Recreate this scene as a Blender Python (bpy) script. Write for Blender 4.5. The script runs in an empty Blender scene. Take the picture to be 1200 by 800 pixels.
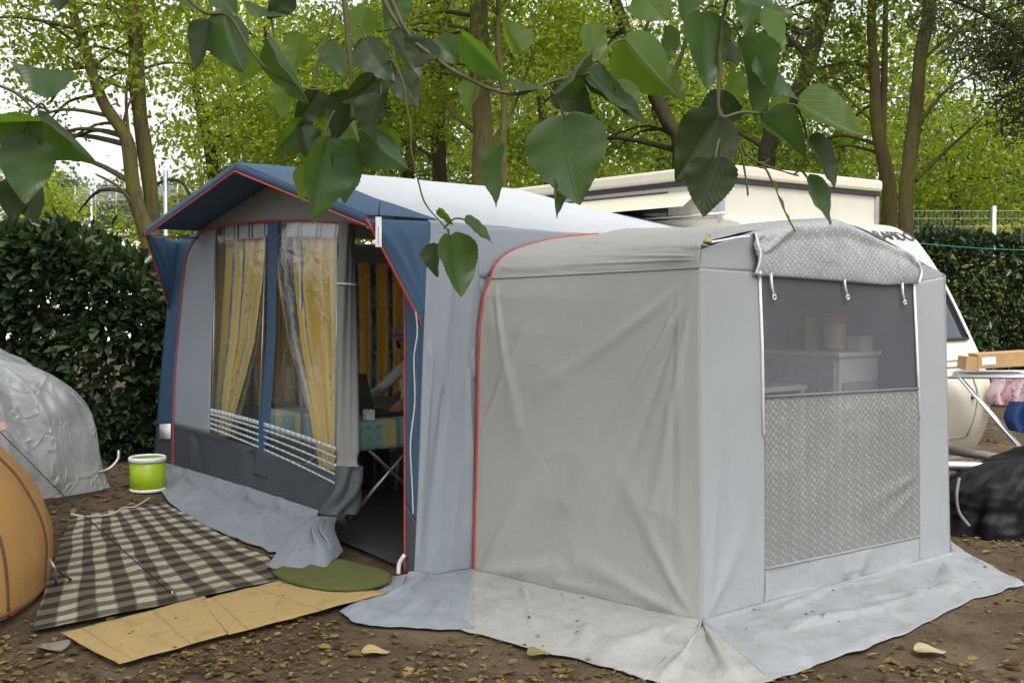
import bpy, math, random
import numpy as np
from mathutils import Vector, noise, Matrix
R = math.radians
random.seed(7); rng = np.random.default_rng(11)
S = bpy.context.scene
COL = S.collection

# ---------------------------------------------------------------- camera
CAMZ = 1.6; F = 1300.0; T = math.atan(55/F)
cd = bpy.data.cameras.new('camera'); cam = bpy.data.objects.new('camera', cd); COL.objects.link(cam)
cam.location = (0, 0, CAMZ); cam.rotation_euler = (R(90)-T, 0, 0)
cd.sensor_width = 36; cd.lens = 36*F/1200; cd.clip_end = 3000; cd.clip_start = .05
S.camera = cam

def ray(px, py):
    dx = (px-600)/F; dy = (400-py)/F
    return Vector((dx, math.cos(T)+dy*math.sin(T), -math.sin(T)+dy*math.cos(T)))
def P(px, py, Y):
    d = ray(px, py); return Vector((0, 0, CAMZ)) + d*(Y/d.y)
def hit(px, py, p0, n):
    d = ray(px, py); c = Vector((0, 0, CAMZ))
    return c + d*((p0-c).dot(n)/d.dot(n))
O0 = Vector((-.475, 6.296, 0)); U = Vector((.787, .616, 0)); V = Vector((-.616, .787, 0)); ZZ = Vector((0, 0, 1))
def W(a, b, z): return O0 + U*a + V*b + ZZ*z
def ab(p): q = Vector((p[0], p[1], 0))-O0; return q.dot(U), q.dot(V)
def g(x, y):
    b = -(x+.475)*.616+(y-6.296)*.787
    s = .043*(b+math.sqrt(b*b+.15))*.5
    s = .6*math.tanh(s/.6)
    return s
def G(px, py, lift=0.0):
    z = 0
    for _ in range(12):
        p = hit(px, py, Vector((0, 0, z+lift)), ZZ); z = g(p.x, p.y)
    return p
FWP = W(0, 0, 2); FWN = (W(0, 1, 2)-FWP).cross(W(-.17, 0, 0)-FWP).normalized()
if FWN.dot(U) > 0: FWN = -FWN
EWP = W(0, 0, 2); EWN = (W(1, 0, 2)-EWP).cross(W(0, -.1, 0)-EWP).normalized()
if EWN.dot(V) > 0: EWN = -EWN
A0 = Vector((.91, 5.32, 0)); B0 = Vector((2.65, 6.71, 0)); ABd = (B0-A0).normalized()
APN = Vector((ABd.y, -ABd.x, 0)); APN = (APN + ZZ*.05).normalized()
def FW(px, py, off=0): return hit(px, py, FWP+FWN*off, FWN)
def EW(px, py, off=0): return hit(px, py, EWP+EWN*off, EWN)
def AP(px, py, off=0): return hit(px, py, A0+APN*off, APN)
def CP(px, py, a=2.98): return hit(px, py, W(a, 0, 0), U)

# ---------------------------------------------------------------- objects
OFF = {}
def link(o): COL.objects.link(o); return o
def tag(o, label=None, cat=None, group=None, kind=None):
    if label: o['label'] = label
    if cat: o['category'] = cat
    if group: o['group'] = group
    if kind: o['kind'] = kind
    return o
def thing(name, label, cat, loc, group=None):
    o = link(bpy.data.objects.new(name, None)); o.location = loc; o.empty_display_size = .1
    OFF[o.name] = Vector(loc); return tag(o, label, cat, group)

class MB:
    def __init__(s): s.v = []; s.f = []; s.uv = []; s.mi = []; s.cur = 0
    def face(s, idx, uvs=None):
        s.f.append(tuple(idx)); s.uv.append(uvs or [(0, 0)]*len(idx)); s.mi.append(s.cur)
    def poly(s, pts, uvs=None):
        n = len(s.v); s.v += [tuple(p) for p in pts]; s.face(range(n, n+len(pts)), uvs)
    def grid(s, fn, nu, nv, closed=False, uvfn=None):
        n = len(s.v)
        for j in range(nv+1):
            for i in range(nu+1): s.v.append(tuple(fn(i/nu, j/nv)))
        uvfn = uvfn or (lambda a, b: (a, b))
        for j in range(nv):
            for i in range(nu):
                a = n+j*(nu+1)+i
                s.face((a, a+1, a+nu+2, a+nu+1), [uvfn(i/nu, j/nv), uvfn((i+1)/nu, j/nv), uvfn((i+1)/nu, (j+1)/nv), uvfn(i/nu, (j+1)/nv)])
        return s
    def tube(s, pts, r, seg=8, cap=True):
        pts = [Vector(p) for p in pts]; n0 = len(s.v); k = len(pts)
        rr = r if isinstance(r, (list, tuple)) else [r]*k
        t0 = (pts[1]-pts[0]).normalized()
        x = t0.orthogonal().normalized()
        for i, p in enumerate(pts):
            t = (pts[min(i+1, k-1)]-pts[max(i-1, 0)]).normalized()
            x = (x - t*x.dot(t)).normalized(); y = t.cross(x)
            for q in range(seg):
                a = 2*math.pi*q/seg
                s.v.append(tuple(p+(x*math.cos(a)+y*math.sin(a))*rr[i]))
        for i in range(k-1):
            for q in range(seg):
                a = n0+i*seg+q; b = n0+i*seg+(q+1) % seg
                s.face((a, b, b+seg, a+seg), [(q/seg, i), ((q+1)/seg, i), ((q+1)/seg, i+1), (q/seg, i+1)])
        if cap:
            s.face(list(range(n0, n0+seg))[::-1]); s.face(range(n0+(k-1)*seg, n0+k*seg))
        return s
    def box(s, c, h, ax=(Vector((1, 0, 0)), Vector((0, 1, 0)), Vector((0, 0, 1)))):
        c = Vector(c); n = len(s.v)
        for k in (-1, 1):
            for j in (-1, 1):
                for i in (-1, 1): s.v.append(tuple(c+ax[0]*h[0]*i+ax[1]*h[1]*j+ax[2]*h[2]*k))
        for q, (d1, d2) in zip(((0, 2, 3, 1), (4, 5, 7, 6), (0, 1, 5, 4), (2, 6, 7, 3), (0, 4, 6, 2), (1, 3, 7, 5)),
                               ((1, 0), (0, 1), (0, 2), (2, 0), (2, 1), (1, 2))):
            w1, w2 = 2*h[d1], 2*h[d2]
            s.face([n+i for i in q], [(0, 0), (w1, 0), (w1, w2), (0, w2)])
        return s
    def lathe(s, c, prof, seg=28, ax=None):
        c = Vector(c); n = len(s.v); X, Y, Zv = ax or (Vector((1, 0, 0)), Vector((0, 1, 0)), ZZ)
        for (r, z) in prof:
            for q in range(seg):
                a = 2*math.pi*q/seg; s.v.append(tuple(c+X*(r*math.cos(a))+Y*(r*math.sin(a))+Zv*z))
        for i in range(len(prof)-1):
            for q in range(seg):
                a = n+i*seg+q; b = n+i*seg+(q+1) % seg; s.face((a, b, b+seg, a+seg))
        return s
    def build(s, name, mat, parent=None, smooth=True, solid=0, bevel=0, solid_off=0):
        off = OFF.get(parent.name, Vector((0, 0, 0))) if parent else Vector((0, 0, 0))
        org = off
        if not parent:
            arr = np.array(s.v); org = Vector((arr[:, 0].mean(), arr[:, 1].mean(), arr[:, 2].min()))
        me = bpy.data.meshes.new(name)
        me.from_pydata([(p[0]-org.x, p[1]-org.y, p[2]-org.z) for p in s.v], [], s.f)
        l = me.uv_layers.new(name='UVMap')
        flat = [c for f in s.uv for q in f for c in q]; l.data.foreach_set('uv', flat)
        for m in (mat if isinstance(mat, (list, tuple)) else [mat]): me.materials.append(m)
        me.polygons.foreach_set('material_index', s.mi)
        me.polygons.foreach_set('use_smooth', [smooth]*len(s.f)); me.update()
        o = link(bpy.data.objects.new(name, me))
        if parent: o.parent = parent
        else: o.location = org
        OFF[o.name] = org
        if bevel:
            b = o.modifiers.new('bevel', 'BEVEL'); b.width = bevel; b.segments = 2; b.limit_method = 'ANGLE'; b.harden_normals = False
        if solid:
            m = o.modifiers.new('solid', 'SOLIDIFY'); m.thickness = solid; m.offset = solid_off
        return o

def interp(poly, t):
    """point at fraction t of arc length"""
    L = [0]
    for i in range(1, len(poly)): L.append(L[-1]+(poly[i]-poly[i-1]).length)
    d = t*L[-1]
    for i in range(1, len(poly)):
        if d <= L[i] or i == len(poly)-1:
            k = (d-L[i-1])/max(1e-9, L[i]-L[i-1]); return poly[i-1].lerp(poly[i], k)
def plen(poly): return sum((poly[i]-poly[i-1]).length for i in range(1, len(poly)))
def catmull(pts, n=8):
    pts = [Vector(p) for p in pts]; out = []
    for i in range(len(pts)-1):
        p0 = pts[max(i-1, 0)]; p1 = pts[i]; p2 = pts[i+1]; p3 = pts[min(i+2, len(pts)-1)]
        for k in range(n):
            t = k/n
            out.append(.5*((2*p1)+(p2-p0)*t+(2*p0-5*p1+4*p2-p3)*t*t+(3*p1-p0-3*p2+p3)*t**3))
    out.append(pts[-1]); return out
def sm(x, a, b):
    t = min(1, max(0, (x-a)/(b-a))); return t*t*(3-2*t)
def foldsum(folds, u, v):
    s = 0
    for (u0, v0, u1, v1, w, amp) in folds:
        dx, dy = u1-u0, v1-v0; L2 = dx*dx+dy*dy
        t = ((u-u0)*dx+(v-v0)*dy)/L2
        if t < -.15 or t > 1.15: continue
        tc = min(1, max(0, t)); d2 = (u-u0-dx*tc)**2+(v-v0-dy*tc)**2
        ww = w*(.35+.9*tc)
        s += amp*math.exp(-d2/(ww*ww))*(1-.75*tc)
    return s
def patch(mb, rows, nrm, nu=40, nv=40, amp=.004, seed=0, folds=(), sag=0, edge=True, stretch=(1.6, 1.0), rot=0, smoothrows=False):
    """sheet lofted through rows (bottom..top), wrinkled along nrm; UV in metres"""
    rows = [[Vector(p) for p in r] for r in rows]
    wd = plen(rows[0]); ht = sum((interp(rows[k+1], .5)-interp(rows[k], .5)).length for k in range(len(rows)-1)) or 1
    cum = [0]
    for k in range(len(rows)-1): cum.append(cum[-1]+(interp(rows[k+1], .5)-interp(rows[k], .5)).length)
    nrm = Vector(nrm)
    def fn(u, v):
        d = v*cum[-1]; k = 0
        while k < len(rows)-2 and d > cum[k+1]: k += 1
        t = (d-cum[k])/max(1e-9, cum[k+1]-cum[k])
        if smoothrows:
            q = [interp(rows[max(0, min(len(rows)-1, k+j))], u) for j in (-1, 0, 1, 2)]
            p = .5*((2*q[1])+(q[2]-q[0])*t+(2*q[0]-5*q[1]+4*q[2]-q[3])*t*t+(3*q[1]-q[0]-3*q[2]+q[3])*t**3)
        else:
            p = interp(rows[k], u).lerp(interp(rows[k+1], u), t)
        e = 1
        if edge: e = min(1, 8*min(u, 1-u)+.05)*min(1, 8*min(v, 1-v)+.05)
        x, y = u*wd, v*ht
        if rot: c, s_ = math.cos(rot), math.sin(rot); x, y = c*x-s_*y, s_*x+c*y
        n1 = noise.noise(Vector((x*stretch[0], y*stretch[1], seed)))
        n2 = noise.noise(Vector((x*stretch[0]*3.1, y*stretch[1]*2.6, seed+9)))
        n3 = 1-abs(noise.noise(Vector((x*stretch[0]*1.7+4, y*stretch[1]*1.5, seed+5))))*2
        d = amp*(n1*1.6+.5*n2+.55*n3*n3*n3) + foldsum(folds, u, v)
        d += sag*math.sin(math.pi*u)*math.sin(math.pi*v)
        return p+nrm*(d*e)
    return mb.grid(fn, nu, nv, uvfn=lambda u, v: (u*wd, v*ht))
# ---------------------------------------------------------------- materials
class NB:
    def __init__(s, name):
        s.m = bpy.data.materials.new(name); s.m.use_nodes = True; s.t = s.m.node_tree; s.t.nodes.clear()
        s.out = s.n('ShaderNodeOutputMaterial')
    def n(s, typ, **kw):
        x = s.t.nodes.new(typ)
        for k, v in kw.items(): setattr(x, k, v)
        return x
    def put(s, sock, v):
        if v is None: return
        if hasattr(v, 'is_output'): s.t.links.new(v, sock)
        elif isinstance(v, (tuple, list)):
            v = tuple(v)
            sock.default_value = v+(1,) if (len(v) == 3 and sock.type == 'RGBA') else v
        else: sock.default_value = v
    def math(s, op, a, b=None, c=None):
        x = s.n('ShaderNodeMath', operation=op); s.put(x.inputs[0], a)
        if b is not None: s.put(x.inputs[1], b)
        if c is not None: s.put(x.inputs[2], c)
        return x.outputs[0]
    def mix(s, f, a, b, blend='MIX'):
        x = s.n('ShaderNodeMix', data_type='RGBA', blend_type=blend); s.put(x.inputs[0], f); s.put(x.inputs[6], a); s.put(x.inputs[7], b)
        return x.outputs[2]
    def noise(s, scale, detail=4, rough=.55, vec=None, dist=0):
        x = s.n('ShaderNodeTexNoise'); x.inputs['Scale'].default_value = scale; x.inputs['Detail'].default_value = detail
        x.inputs['Roughness'].default_value = rough; x.inputs['Distortion'].default_value = dist
        s.put(x.inputs['Vector'], vec if vec is not None else s.obj()); return x.outputs[0]
    def obj(s):
        if not hasattr(s, '_o'): s._o = s.n('ShaderNodeTexCoord')
        return s._o.outputs['Object']
    def uv(s):
        s.obj(); return s._o.outputs['UV']
    def sep(s, v):
        x = s.n('ShaderNodeSeparateXYZ'); s.put(x.inputs[0], v); return x.outputs
    def comb(s, x_, y_, z_=0):
        x = s.n('ShaderNodeCombineXYZ'); s.put(x.inputs[0], x_); s.put(x.inputs[1], y_); s.put(x.inputs[2], z_); return x.outputs[0]
    def scale(s, v, sc):
        x = s.n('ShaderNodeVectorMath', operation='MULTIPLY'); s.put(x.inputs[0], v); s.put(x.inputs[1], sc); return x.outputs[0]
    def ramp(s, f, stops):
        x = s.n('ShaderNodeValToRGB'); e = x.color_ramp.elements
        while len(e) < len(stops): e.new(.5)
        for q, (p, c) in zip(e, stops): q.position = p; q.color = tuple(c)+(1,) if len(c) == 3 else c
        s.put(x.inputs[0], f); return x.outputs[0]
    def mapr(s, f, a, b, c=0, d=1):
        x = s.n('ShaderNodeMapRange'); s.put(x.inputs[0], f)
        for i, v in enumerate((a, b, c, d)): x.inputs[i+1].default_value = v
        return x.outputs[0]
    def bump(s, h, strength=.3, dist=.01):
        x = s.n('ShaderNodeBump'); x.inputs['Strength'].default_value = strength; x.inputs['Distance'].default_value = dist
        s.put(x.inputs['Height'], h); return x.outputs[0]
    def pbr(s, col, rough=.6, normal=None, **kw):
        x = s.n('ShaderNodeBsdfPrincipled'); s.put(x.inputs['Base Color'], col); s.put(x.inputs['Roughness'], rough); s.put(x.inputs['Normal'], normal)
        for k, v in kw.items(): s.put(x.inputs[k.replace('_', ' ')], v)
        return x.outputs[0]
    def sh(s, typ, col=None, normal=None, rough=None):
        x = s.n(typ)
        if col is not None: s.put(x.inputs['Color'], col)
        if normal is not None: s.put(x.inputs['Normal'], normal)
        if rough is not None: s.put(x.inputs['Roughness'], rough)
        return x.outputs[0]
    def smix(s, f, a, b):
        x = s.n('ShaderNodeMixShader'); s.put(x.inputs[0], f); s.put(x.inputs[1], a); s.put(x.inputs[2], b); return x.outputs[0]
    def done(s, shd): s.t.links.new(shd, s.out.inputs['Surface']); return s.m

def plain(name, col, rough=.6, var=.12, scale=12, bump=.15, **kw):
    n = NB(name); f = n.noise(scale)
    c = n.mix(n.mapr(f, .3, .7), tuple(x*(1-var) for x in col), tuple(min(1, x*(1+var)) for x in col))
    return n.done(n.pbr(c, rough, n.bump(n.noise(scale*9), bump, .004), **kw))

def fabric(name, col, trans=.15, rough=.62, dirt=.25, sheen=0, weave=420, spec=.3, tcol=None, low_dirt=False):
    n = NB(name)
    big = n.noise(1.1, 3, .6); small = n.noise(9, 5, .65)
    c = n.mix(n.mapr(big, .35, .7), tuple(x*.97 for x in col), tuple(min(1, x*1.03) for x in col))
    st = n.mapr(small, .55, .8)
    c = n.mix(n.math('MULTIPLY', st, dirt), c, tuple(x*.6 for x in col[:2])+(col[2]*.5,))
    uvv = n.uv(); sx = n.sep(uvv)
    wv = n.math('ADD', n.math('SINE', n.math('MULTIPLY', sx[0], weave*3.0)), n.math('SINE', n.math('MULTIPLY', sx[1], weave*3.0)))
    crink = n.math('ADD', n.math('MULTIPLY', n.noise(1, 5, .6, n.comb(n.math('MULTIPLY', sx[0], 20.0), n.math('MULTIPLY', sx[1], 5.5), 0), dist=.9), 1.1), n.math('MULTIPLY', n.noise(26, 4, .6), .35))
    h = n.math('ADD', n.math('MULTIPLY', wv, .04), n.math('MULTIPLY', crink, 1.0))
    nm = n.bump(h, .34, .009)
    if low_dirt:
        geo = n.n('ShaderNodeNewGeometry'); z = n.sep(geo.outputs['Position'])[2]
        lo = n.math('MULTIPLY', n.mapr(z, .22, .0), n.mapr(n.noise(5, 6, .7), .45, .72))
        c = n.mix(n.math('MULTIPLY', lo, .42), c, (.17, .145, .11))
        sp = n.mapr(n.noise(45, 3, .7), .62, .72); sp = n.math('MULTIPLY', sp, n.mapr(z, .5, .05))
        c = n.mix(n.math('MULTIPLY', sp, .6), c, (.10, .075, .05))
    b = n.pbr(c, rough, nm, Specular_IOR_Level=spec)
    if trans:
        t = n.sh('ShaderNodeBsdfTranslucent', tcol or c); b = n.smix(trans, b, t)
    return n.done(b)

M = {}
M['grey'] = fabric('blue grey awning cloth', (.29, .325, .36), .12, dirt=.12, low_dirt=True)
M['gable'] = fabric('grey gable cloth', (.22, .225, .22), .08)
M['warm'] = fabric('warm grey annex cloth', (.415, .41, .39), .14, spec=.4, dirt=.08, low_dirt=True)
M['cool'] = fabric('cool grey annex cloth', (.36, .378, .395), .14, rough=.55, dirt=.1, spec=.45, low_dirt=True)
M['roof'] = fabric('pale roof cloth', (.48, .50, .525), .07, dirt=.35)
M['blue'] = fabric('blue awning cloth', (.045, .095, .165), .06)
M['dark'] = fabric('charcoal splash wall', (.065, .072, .082), .02, rough=.5, low_dirt=True)
M['skirt'] = fabric('grey ground skirt', (.24, .268, .30), .03, rough=.48, dirt=.5, spec=.45, low_dirt=True)
M['skirtw'] = fabric('pale ground skirt', (.30, .305, .295), .03, rough=.45, dirt=.5, spec=.5, low_dirt=True)
M['red'] = plain('red piping', (.42, .045, .03), .5)
M['white'] = plain('white plastic', (.78, .79, .8), .4)
M['black'] = plain('black plastic', (.02, .02, .022), .4)
M['alu'] = plain('aluminium tube', (.62, .63, .65), .32, Metallic=.9)
M['steel'] = plain('dull steel', (.45, .46, .47), .4, Metallic=.8)
M['floor'] = plain('dark groundsheet', (.055, .055, .055), .7)
M['cream'] = plain('cream caravan shell', (.60, .565, .455), .38, var=.04, scale=2, bump=.03, Coat_Weight=.2)
M['creamw'] = plain('cream caravan wall', (.52, .50, .44), .5, var=.05, scale=3, bump=.06)
M['seal'] = plain('black rubber seal', (.02, .021, .025), .55)

def vinyl():
    n = NB('clear vinyl'); nm = n.bump(n.noise(7, 4, .6, dist=.8), .35, .02)
    gl = n.sh('ShaderNodeBsdfGlossy', (.9, .93, .95), nm, .08)
    tr = n.sh('ShaderNodeBsdfTransparent', (.94, .95, .95))
    fr = n.n('ShaderNodeLayerWeight'); fr.inputs[0].default_value = .5; n.put(fr.inputs['Normal'], nm)
    frf = n.math('ADD', .05, n.math('MULTIPLY', n.math('POWER', fr.outputs['Facing'], 3.5), .9))
    df = n.sh('ShaderNodeBsdfDiffuse', (.6, .62, .62))
    a = n.smix(n.math('MULTIPLY', frf, .9), tr, gl)
    return n.done(n.smix(.035, a, df))
M['vinyl'] = vinyl()
def glass(name, tint=(.03, .035, .04)):
    n = NB(name); return n.done(n.pbr(tint, .06, n.bump(n.noise(3, 2), .08, .01), Specular_IOR_Level=.7))
M['glass'] = glass('dark window')

def pvc(name, opaque, base):
    n = NB(name); s = n.sep(n.uv()); wob = n.noise(2.5, 3); wob2 = n.noise(3.1, 3)
    u = n.math('ADD', n.math('DIVIDE', s[0], .041), n.math('MULTIPLY', wob, .9)); v = n.math('ADD', n.math('DIVIDE', s[1], .041), n.math('MULTIPLY', wob2, .9))
    # staggered lens shaped dimples
    p = n.math('COSINE', n.math('MULTIPLY', n.math('ADD', u, v), math.pi)); q = n.math('COSINE', n.math('MULTIPLY', n.math('SUBTRACT', u, v), math.pi))
    h = n.math('MULTIPLY', p, q); hh = n.math('ABSOLUTE', h)
    d = n.math('SINE', n.math('ADD', n.math('MULTIPLY', n.math('ADD', v, n.math('MULTIPLY', u, .5)), 2*math.pi), n.math('MULTIPLY', hh, 2.6)))
    cres = n.math('MULTIPLY', n.mapr(hh, .0, 1.0), n.mapr(d, -.8, 1.0))
    nm = n.bump(n.math('ADD', n.math('MULTIPLY', hh, .35), n.math('MULTIPLY', n.noise(4, 4), 2.0)), .45, .012)
    fade = n.mapr(n.noise(1.6, 3), .3, .7, .45, 1)
    c = n.mix(n.math('MULTIPLY', cres, fade), tuple(x*.84 for x in base), tuple(min(1, x*1.26) for x in base))
    b = n.pbr(c, .3, nm, Specular_IOR_Level=.55)
    if opaque < 1:
        tr = n.sh('ShaderNodeBsdfTransparent', (.75, .76, .74))
        f = n.math('ADD', n.math('MULTIPLY', n.math('MULTIPLY', cres, fade), .30), opaque)
        b = n.smix(f, tr, b)
    else:
        b = n.smix(.15, b, n.sh('ShaderNodeBsdfTranslucent', c))
    return n.done(b)
M['pvc'] = pvc('embossed clear pvc', .74, (.30, .303, .295))
M['pvcroll'] = pvc('rolled embossed pvc', 1, (.48, .485, .49))
def mosq():
    n = NB('insect mesh'); d = n.sh('ShaderNodeBsdfDiffuse', (.17, .18, .195)); t = n.sh('ShaderNodeBsdfTransparent', (1, 1, 1))
    return n.done(n.smix(n.mapr(n.noise(2, 3),   .3, .7, .44, .55), t, d))
M['mesh'] = mosq()

def curtain():
    n = NB('yellow patterned curtain'); s = n.sep(n.uv()); u = n.math('FRACT', n.math('DIVIDE', s[0], .25))
    nz = n.noise(14, 3, .6, n.comb(s[0], s[1], 0))
    uw = n.math('ADD', u, n.math('MULTIPLY', n.math('SUBTRACT', nz, .5), .17))
    c = n.ramp(uw, [(0, (.88, .78, .40)), (.08, (.90, .62, .07)), (.28, (.92, .66, .09)), (.36, (.84, .78, .52)), (.42, (.36, .41, .50)), (.60, (.38, .43, .52)), (.66, (.86, .80, .54)), (.76, (.90, .68, .13)), (.90, (.90, .74, .24)), (1, (.88, .78, .40))])
    blob = n.math('FRACT', n.math('DIVIDE', s[1], .42))
    wid = n.mapr(n.math('SINE', n.math('MULTIPLY', s[1], 19.0)), -1, 1, .02, .075)
    st = n.math('LESS_THAN', n.math('ABSOLUTE', n.math('SUBTRACT', uw, .51)), wid)
    st = n.math('MULTIPLY', st, n.math('LESS_THAN', blob, .93))
    fl = n.math('MULTIPLY', n.mapr(n.noise(24, 2, .5, n.comb(s[0], s[1], 3)), .60, .66), n.math('GREATER_THAN', n.noise(5, 1, .5, n.comb(s[0], s[1], 8)), .52))
    c = n.mix(n.math('MULTIPLY', n.math('MAXIMUM', st, n.math('MULTIPLY', fl, .6)), .8), c, (.085, .115, .22))
    b = n.pbr(c, .8, n.bump(n.noise(30), .2, .004)); t = n.sh('ShaderNodeBsdfTranslucent', c)
    return n.done(n.smix(.36, b, t))
M['curtain'] = curtain()
def bars(name, base, bar, period, duty):
    n = NB(name); s = n.sep(n.uv()); u = n.math('FRACT', n.math('DIVIDE', s[0], period))
    st = n.math('MAXIMUM', n.math('LESS_THAN', u, duty), n.math('LESS_THAN', n.math('ABSOLUTE', n.math('SUBTRACT', u, duty*2.6)), duty*.5))
    return n.done(n.smix(.3, n.pbr(n.mix(st, base, bar), .7), n.sh('ShaderNodeBsdfTranslucent', n.mix(st, base, bar))))
M['valance'] = bars('striped valance', (.66, .69, .74), (.10, .13, .22), .26, .11)

def gingham():
    n = NB('brown check blanket'); s = n.sep(n.uv())
    nz = n.math('MULTIPLY', n.math('SUBTRACT', n.noise(2.2, 2), .5), .05)
    def band(x): return n.mapr(n.math('SINE', n.math('MULTIPLY', n.math('ADD', x, nz), 2*math.pi/.155)), -.25, .25)
    a = n.math('MULTIPLY', n.math('ADD', band(s[0]), band(s[1])), .5)
    c = n.ramp(a, [(0, (.40, .38, .30)), (.45, (.135, .118, .088)), (.6, (.125, .108, .08)), (1, (.032, .026, .022))])
    grain = n.noise(160, 2, .7)
    c = n.mix(n.mapr(grain, .35, .65, .0, .4), c, n.mix(.5, c, (.10, .085, .06)))
    dirt = n.mapr(n.noise(3.5, 6, .7), .56, .72); c = n.mix(n.math('MULTIPLY', dirt, .5), c, (.12, .10, .07))
    return n.done(n.pbr(c, .95, n.bump(n.math('ADD', grain, n.math('MULTIPLY', n.noise(12), 2)), .5, .006), Specular_IOR_Level=.1))
M['check'] = gingham()
def straw():
    n = NB('woven straw mat'); s = n.sep(n.uv())
    l1 = n.math('SINE', n.math('MULTIPLY', s[1], 900.0)); l2 = n.mapr(n.math('SINE', n.math('MULTIPLY', s[0], 19.0)), .992, 1)
    st = n.noise(1, 4, .7, n.comb(n.math('MULTIPLY', s[0], 5.0), n.math('MULTIPLY', s[1], 160.0), 0))
    c = n.ramp(st, [(.25, (.30, .20, .075)), (.5, (.38, .265, .10)), (.8, (.44, .325, .145))])
    c = n.mix(n.math('MULTIPLY', l2, .5), c, (.15, .10, .045))
    d = n.mapr(n.noise(6, 6, .7), .55, .72); c = n.mix(n.math('MULTIPLY', d, .6), c, (.17, .12, .06))
    sp = n.mapr(n.noise(38, 3), .64, .70); c = n.mix(n.math('MULTIPLY', sp, .5), c, (.09, .06, .035))
    return n.done(n.pbr(c, .75, n.bump(n.math('ADD', l1, n.math('MULTIPLY', n.noise(7), 5)), .3, .003)))
M['straw'] = straw()
def tcloth():
    n = NB('patterned tablecloth'); s = n.sep(n.uv())
    cu = n.math('FRACT', n.math('DIVIDE', s[0], .30)); cv = n.math('FRACT', n.math('DIVIDE', s[1], .22))
    big = n.math('MULTIPLY', n.math('LESS_THAN', cu, .33), 1.0)
    c = n.mix(big, (.25, .40, .37), (.50, .45, .16))
    edge = n.math('MULTIPLY', n.math('LESS_THAN', n.math('ABSOLUTE', n.math('SUBTRACT', cu, .38)), .05), 1.0); c = n.mix(edge, c, (.12, .24, .36))
    du = n.math('SUBTRACT', n.math('FRACT', n.math('DIVIDE', s[0], .075)), .5); dv = n.math('SUBTRACT', n.math('FRACT', n.math('DIVIDE', s[1], .075)), .5)
    r = n.math('ADD', n.math('MULTIPLY', du, du), n.math('MULTIPLY', dv, dv))
    c = n.mix(n.math('MULTIPLY', n.math('LESS_THAN', r, .05), .8), c, n.mix(big, (.16, .28, .34), (.30, .40, .36)))
    return n.done(n.pbr(c, .5))
M['tcloth'] = tcloth()
def soil():
    n = NB('leaf strewn soil'); p = n.obj()
    a = n.noise(1.3, 6, .65); b = n.noise(14, 6, .7); d = n.noise(70, 4, .7)
    c = n.ramp(a, [(.3, (.045, .031, .019)), (.5, (.10, .072, .045)), (.7, (.17, .13, .085))])
    c = n.mix(n.mapr(b, .52, .72), c, (.16, .115, .06))
    c = n.mix(n.mapr(d, .60, .75, 0, .7), c, (.22, .165, .075))
    v = n.n('ShaderNodeTexVoronoi'); v.inputs['Scale'].default_value = 22; n.put(v.inputs['Vector'], p)
    c = n.mix(n.mapr(v.outputs['Distance'], .12, .02, 0, .8), c, v.outputs['Color'], 'MULTIPLY')
    h = n.math('ADD', n.math('MULTIPLY', b, 1.2), n.math('MULTIPLY', d, .6))
    return n.done(n.pbr(c, .95, n.bump(h, .8, .03), Specular_IOR_Level=.15))
M['soil'] = soil()
M['field'] = plain('pale sunlit field', (.80, .70, .56), .95, var=.08, scale=.3)  # sandy ground, with bright sunlight put into its very pale colour
def orange():
    return fabric('orange tent cloth', (.50, .275, .095), .2, dirt=.3, rough=.55, tcol=(.4, .2, .06))
M['orange'] = orange()
def sheet():
    n = NB('cloudy plastic sheet'); f = n.noise(1.6, 3, .5, dist=1.0)
    cr = n.math('ABSOLUTE', n.math('SUBTRACT', n.noise(2.4, 2, .5, dist=1.6), .5)); cr = n.mapr(cr, .0, .035, 1, 0)
    nm = n.bump(n.math('ADD', n.math('MULTIPLY', cr, .25), n.noise(3, 2, .5, dist=1.5)), .6, .06)
    df = n.smix(.4, n.sh('ShaderNodeBsdfDiffuse', (.72, .74, .76), nm), n.sh('ShaderNodeBsdfTranslucent', (.75, .77, .79)))
    gl = n.sh('ShaderNodeBsdfGlossy', (.9, .92, .95), nm, .34); t = n.sh('ShaderNodeBsdfTransparent', (.86, .88, .90))
    lw = n.n('ShaderNodeLayerWeight'); lw.inputs[0].default_value = .3; frl = n.n('ShaderNodeLayerWeight'); frl.inputs[0].default_value = .5; n.put(frl.inputs['Normal'], nm)
    frf = n.math('ADD', .05, n.math('MULTIPLY', n.math('POWER', frl.outputs['Facing'], 3.5), .7))
    fac = n.math('ADD', n.mapr(f, .38, .62, .20, .44), n.math('ADD', n.math('MULTIPLY', cr, .14), n.math('MULTIPLY', lw.outputs['Facing'], .35)))
    return n.done(n.smix(frf, n.smix(fac, t, df), gl))
M['sheet'] = sheet()
M['lime'] = plain('lime green bucket', (.33, .47, .015), .35, var=.05, bump=.03)
def olive():
    n = NB('olive bristle mat'); f = n.noise(220, 3, .8)
    return n.done(n.pbr(n.mix(n.mapr(f, .3, .7), (.05, .065, .012), (.17, .185, .04)), .95, n.bump(f, 1, .01)))
M['olive'] = olive()
M['card'] = plain('brown cardboard', (.42, .26, .12), .8)
M['tarp'] = fabric('black bin liner', (.006, .006, .007), 0, rough=.5, dirt=0, spec=.22)
def pinkf():
    n = NB('pink flowered cloth'); f = n.mapr(n.noise(22, 2), .52, .6); h = n.mapr(n.noise(31, 2), .60, .66)
    c = n.mix(h, n.mix(f, (.62, .50, .52), (.60, .25, .32)), (.45, .04, .08)); return n.done(n.smix(.25, n.pbr(c, .5), n.sh('ShaderNodeBsdfTranslucent', c)))
M['pink'] = pinkf()
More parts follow.
